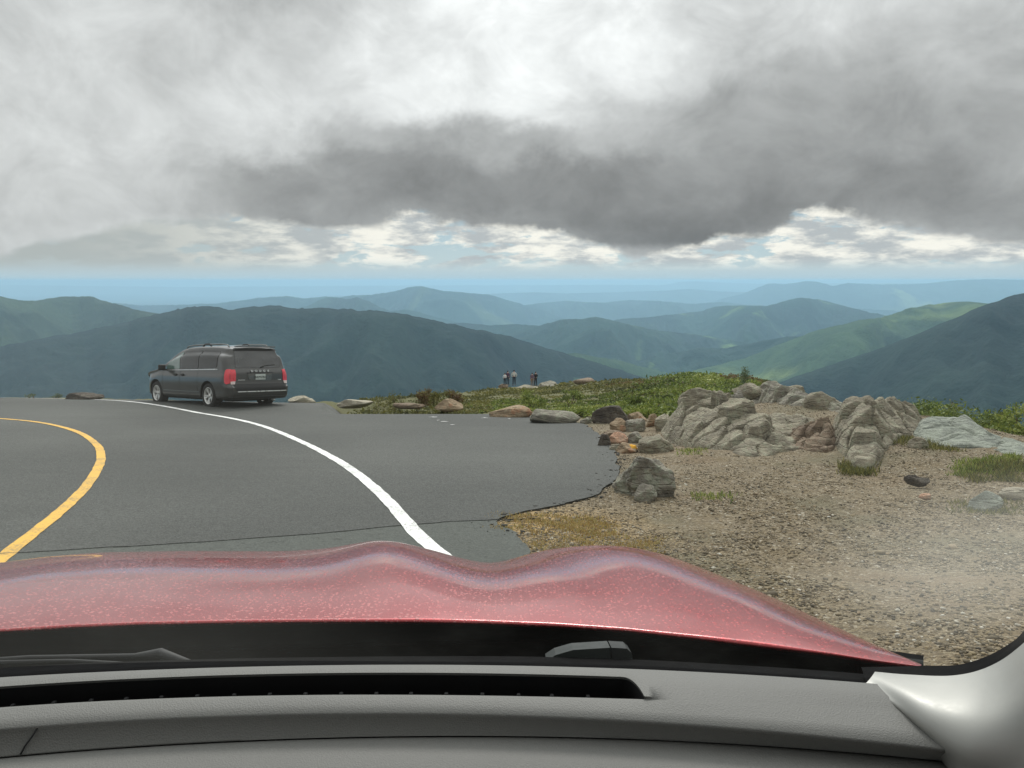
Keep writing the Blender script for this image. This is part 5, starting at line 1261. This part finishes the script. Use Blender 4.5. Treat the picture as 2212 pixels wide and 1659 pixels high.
# the wiped fan leaves a film at its right and left ends
dd = T.new('ShaderNodeVectorMath', operation='DISTANCE'); T.link(c, dd.inputs[0]); dd.inputs[1].default_value = (-.42, .80, -.43)
wp = T.math('MULTIPLY', T.ss(n1, .38, .72), T.ss(n2, .3, .7, .7, 1.))
film = T.math('ADD', .003, T.math('MULTIPLY', wp, .008))
sxn = T.new('ShaderNodeSeparateXYZ'); T.link(c, sxn.inputs[0])
lf = T.ss(sxn.outputs[0], -.02, -.34, 0., .022)
film = T.math('ADD', film, lf)
gp = T.new('ShaderNodeVectorMath', operation='DISTANCE'); T.link(c, gp.inputs[0]); gp.inputs[1].default_value = at_y(2190, 1330, .56)
film = T.math('ADD', film, T.math('MULTIPLY', T.ss(T.math('ADD', gp.outputs['Value'], T.math('MULTIPLY', T.math('SUBTRACT', n1, .5), .10)), .17, .02), .18))
m2 = T.new('ShaderNodeMixShader'); T.link(film, m2.inputs[0]); T.link(mx.outputs[0], m2.inputs[1]); T.link(df.outputs[0], m2.inputs[2])
T.link(m2.outputs[0], T.new('ShaderNodeOutputMaterial').inputs['Surface'])
cpart('windscreen', V[:nq], g1, mg, label='slightly smeared windscreen glass')
# ---- roof, pillars, doors and front wheels complete the car around the camera
MHL = plain('headliner', S(150, 148, 142), .9)
uu, vv = np.meshgrid(np.linspace(-1, 1, 25), np.linspace(0, 1, 25))
def rf(o): return np.stack([X0 + uu * (.66 + .02 * vv), .07 - .10 * uu ** 2 - vv * 1.9, .345 - .02 * uu ** 2 + .07 * np.sin(np.pi * np.clip(vv * .7 + .1, 0, 1)) + o], -1).reshape(-1, 3)
cpart('roof', rf(.035), gridf(25, 25), MRP); cpart('headliner', rf(0.), gridf(25, 25)[:, ::-1], MHL)
for s in (-1, 1):
    p = [np.array([X0 + s * a, y, z]) for a, y, z in ((.82, .77, -.46), (.80, .60, -.30), (.75, .30, .02), (.69, .02, .30), (.68, -.3, .36), (.68, -1.6, .30))]
    tubem('pillar', [Vector(q) - CARI for q in cr1(np.array(p), 24)], .030, MRP, CAR, 10)
    P = []
    for y in np.linspace(.85, -1.2, 20):
        P.append([(X0 + s * (.80 + .05 * math.sin((z + 1.1) * 3)), y, z) for z in np.linspace(-1.15, -.42, 12)])
    cpart('door', P, gridf(20, 12), MRP)
    w = lathe('wheel', [(.20, -.09), (.29, -.10), (.315, -.07), (.32, 0), (.315, .07), (.29, .10), (.20, .09)], MTY, CAR, 40)
    lathe('wheel_disc', [(.0, -.06), (.08, -.07), (.20, -.09), (.205, .09)], MRIM, w, 40)
    w.rotation_euler = (0, 0, math.pi / 2 * (1 if s > 0 else -1)); w.location = Vector((X0 + s * .68, 1.45, plane_z(1.45) + .33)) - CARI
cpart('floor_pan', [[(X0 - .78, 1.9, -1.2), (X0 + .78, 1.9, -1.2)], [(X0 - .78, -1.2, -1.1), (X0 + .78, -1.2, -1.1)]], gridf(2, 2), MDARK)
# ================================================================ PEOPLE ON THE FAR LEDGE
def skin(name, nodes, edges, m, parent, lv=1):
    me = bpy.data.meshes.new(name); me.from_pydata([n[:3] for n in nodes], edges, []); o = bpy.data.objects.new(name, me); COL.objects.link(o)
    md = o.modifiers.new('s', 'SKIN'); md.use_smooth_shade = True
    for i, n in enumerate(nodes):
        r = n[3]; v = me.skin_vertices[0].data[i]; v.radius = (r, n[4] if len(n) > 4 else r); v.use_root = (i == 0)
    sb = o.modifiers.new('u', 'SUBSURF'); sb.levels = lv; sb.render_levels = lv
    dg = bpy.context.evaluated_depsgraph_get(); nm = bpy.data.meshes.new_from_object(o.evaluated_get(dg)); o.modifiers.clear(); o.data = nm
    nm.materials.clear(); nm.materials.append(m); nm.polygons.foreach_set('use_smooth', np.ones(len(nm.polygons), bool)); o.parent = parent; return o
SKIN = plain('skin_tone', S(190, 146, 120), .55, nscale=12); HAIRM = plain('dark_hair', S(34, 28, 26), .7)
def person(x, y, dist, top, label, shirt, legs, yaw=0., hip=0., arms='down', shorts=False, hoodw=1.):
    B = at_y(x, y, dist); h = (y - top) / F * dist * 1.0; k = h / 1.75
    r = empty('person', tuple(B)); tag(r, label, 'person', 'sightseers on the far ledge')
    A = []
    for s in (-1, 1):
        if arms == 'down': A.append([(s * .19, 0, 1.42), (s * .25, .02, 1.14), (s * .24, -.06, .90), (s * .235, -.09, .82)])
        elif arms == 'camera': A.append([(s * .19, 0, 1.42), (s * .26, .06, 1.16), (s * .10, .24, 1.34), (s * .05, .28, 1.42)])
        elif arms == 'pocket': A.append([(s * .19, 0, 1.42), (s * .31, .01, 1.16), (s * .20, .06, .96), (s * .17, .08, .92)])
    L = []
    for s in (-1, 1): L.append([(s * .095, hip * s * .1, .92), (s * .11, hip * s * .5 + .02, .50), (s * .12, hip * s * .6 - .02, .09), (s * .13, hip * s * .6 + .12, .03)])
    nodes = [(0, 0, .96, .125, .095), (0, 0, 1.16, .12, .09), (0, 0, 1.38, .15, .09), (0, 0, 1.50, .055, .055), (0, .015, 1.58, .065, .075), (0, .01, 1.68, .078, .09)]
    edges = [(0, 1), (1, 2), (2, 3), (3, 4), (4, 5)]
    nodes.append((0, .10, 1.61, .014)); edges.append((4, 6))
    for a in A:
        i = len(nodes); nodes += [(*a[0], .048), (*a[1], .038), (*a[2], .028), (*a[3], .034)]; edges += [(2, i), (i, i + 1), (i + 1, i + 2), (i + 2, i + 3)]
        d = (np.array(a[3]) - np.array(a[2])); d /= np.linalg.norm(d); sd_ = np.array([0, 1, 0]) if abs(d[1]) < .8 else np.array([1, 0, 0])
        for f in range(5):
            p0 = np.array(a[3]); ln = (.05, .075, .08, .075, .06)[f]; q = p0 + d * ln + sd_ * (f - 2) * .017 - (d * .03 + sd_ * .02 if f == 0 else 0); j = len(nodes)
            nodes.append((*q, .009)); edges.append((i + 3, j))
    for a in L:
        i = len(nodes); nodes += [(*a[0], .085), (*a[1], .058), (*a[2], .04), (*a[3], .034)]; edges += [(0, i), (i, i + 1), (i + 1, i + 2), (i + 2, i + 3)]
    sc_ = lambda ns: [tuple(v * k for v in n) for n in ns]
    skin('body', sc_(nodes), edges, SKIN, r)
    sn = [(0, 0, .90, .15, .12), (0, 0, 1.14, .15, .115), (0, 0, 1.38, .175, .11), (0, 0, 1.47, .08, .08)]; se = [(0, 1), (1, 2), (2, 3)]
    for a in A:
        i = len(sn); sn += [(*a[0], .065), (*a[1], .052), (*a[2], .043)]; se += [(2, i), (i, i + 1), (i + 1, i + 2)]
    skin('jacket', sc_(sn), se, shirt, r)
    tn = [(0, 0, .95, .14, .11)]; te = []
    for a in L:
        i = len(tn); tn += [(*a[0], .10), (*a[1], .075)] + ([] if shorts else [(*a[2], .06)]); te += [(0, i), (i, i + 1)] + ([] if shorts else [(i + 1, i + 2)])
    skin('trousers', sc_(tn), te, legs, r)
    for a in L:
        boxm('shoe', (a[3][0] * k, (a[3][1] - .06) * k, .035 * k), (.09 * k, .26 * k, .08 * k), HAIRM, r, .02)
    v, f = ICO[3]; p = v * np.array([.088, .10, .095]); p = p[:] ; keep = (v[:, 2] > -.15) | (v[:, 1] < -.25); idx = np.full(len(v), -1); idx[keep] = np.arange(keep.sum()); ff = idx[f]; ff = ff[(ff >= 0).all(1)]
    mk('hair', (p[keep] + np.array([0, .0, 1.685])) * k, ff, HAIRM, r)
    r.rotation_euler = (0, 0, yaw); return r
WH = plain('white_cotton', S(222, 222, 226), .8); GW = plain('grey_fleece', S(204, 202, 198), .9); PU = plain('plum_cotton', S(86, 62, 84), .85); PL = plain('mauve_check', S(112, 88, 104), .85, nscale=25, amt=.5)
BL = plain('black_nylon', S(24, 26, 34), .6); NV = plain('navy_denim', S(34, 42, 58), .85); KH = plain('khaki_cotton', S(128, 108, 92), .85)
person(1090.5, 831, 97, 805.5, 'person in a white top and dark trousers at the left end of the ledge', WH, NV, .5, arms='pocket')
person(1097, 832, 99, 800.5, 'person in a plum top half hidden behind the one in white', PU, NV, -.4)
person(1110.5, 832.5, 98, 799, 'person in a pale grey fleece standing apart in the middle, back to us', GW, NV, .0, arms='pocket', hip=.2)
person(1149.5, 834, 97, 805, 'person in a mauve checked top and khaki trousers', PL, KH, .2, arms='down')
person(1157, 833.5, 98.5, 802.5, 'person in black with a raised arm at the right end of the ledge', BL, BL, -.5, arms='camera')
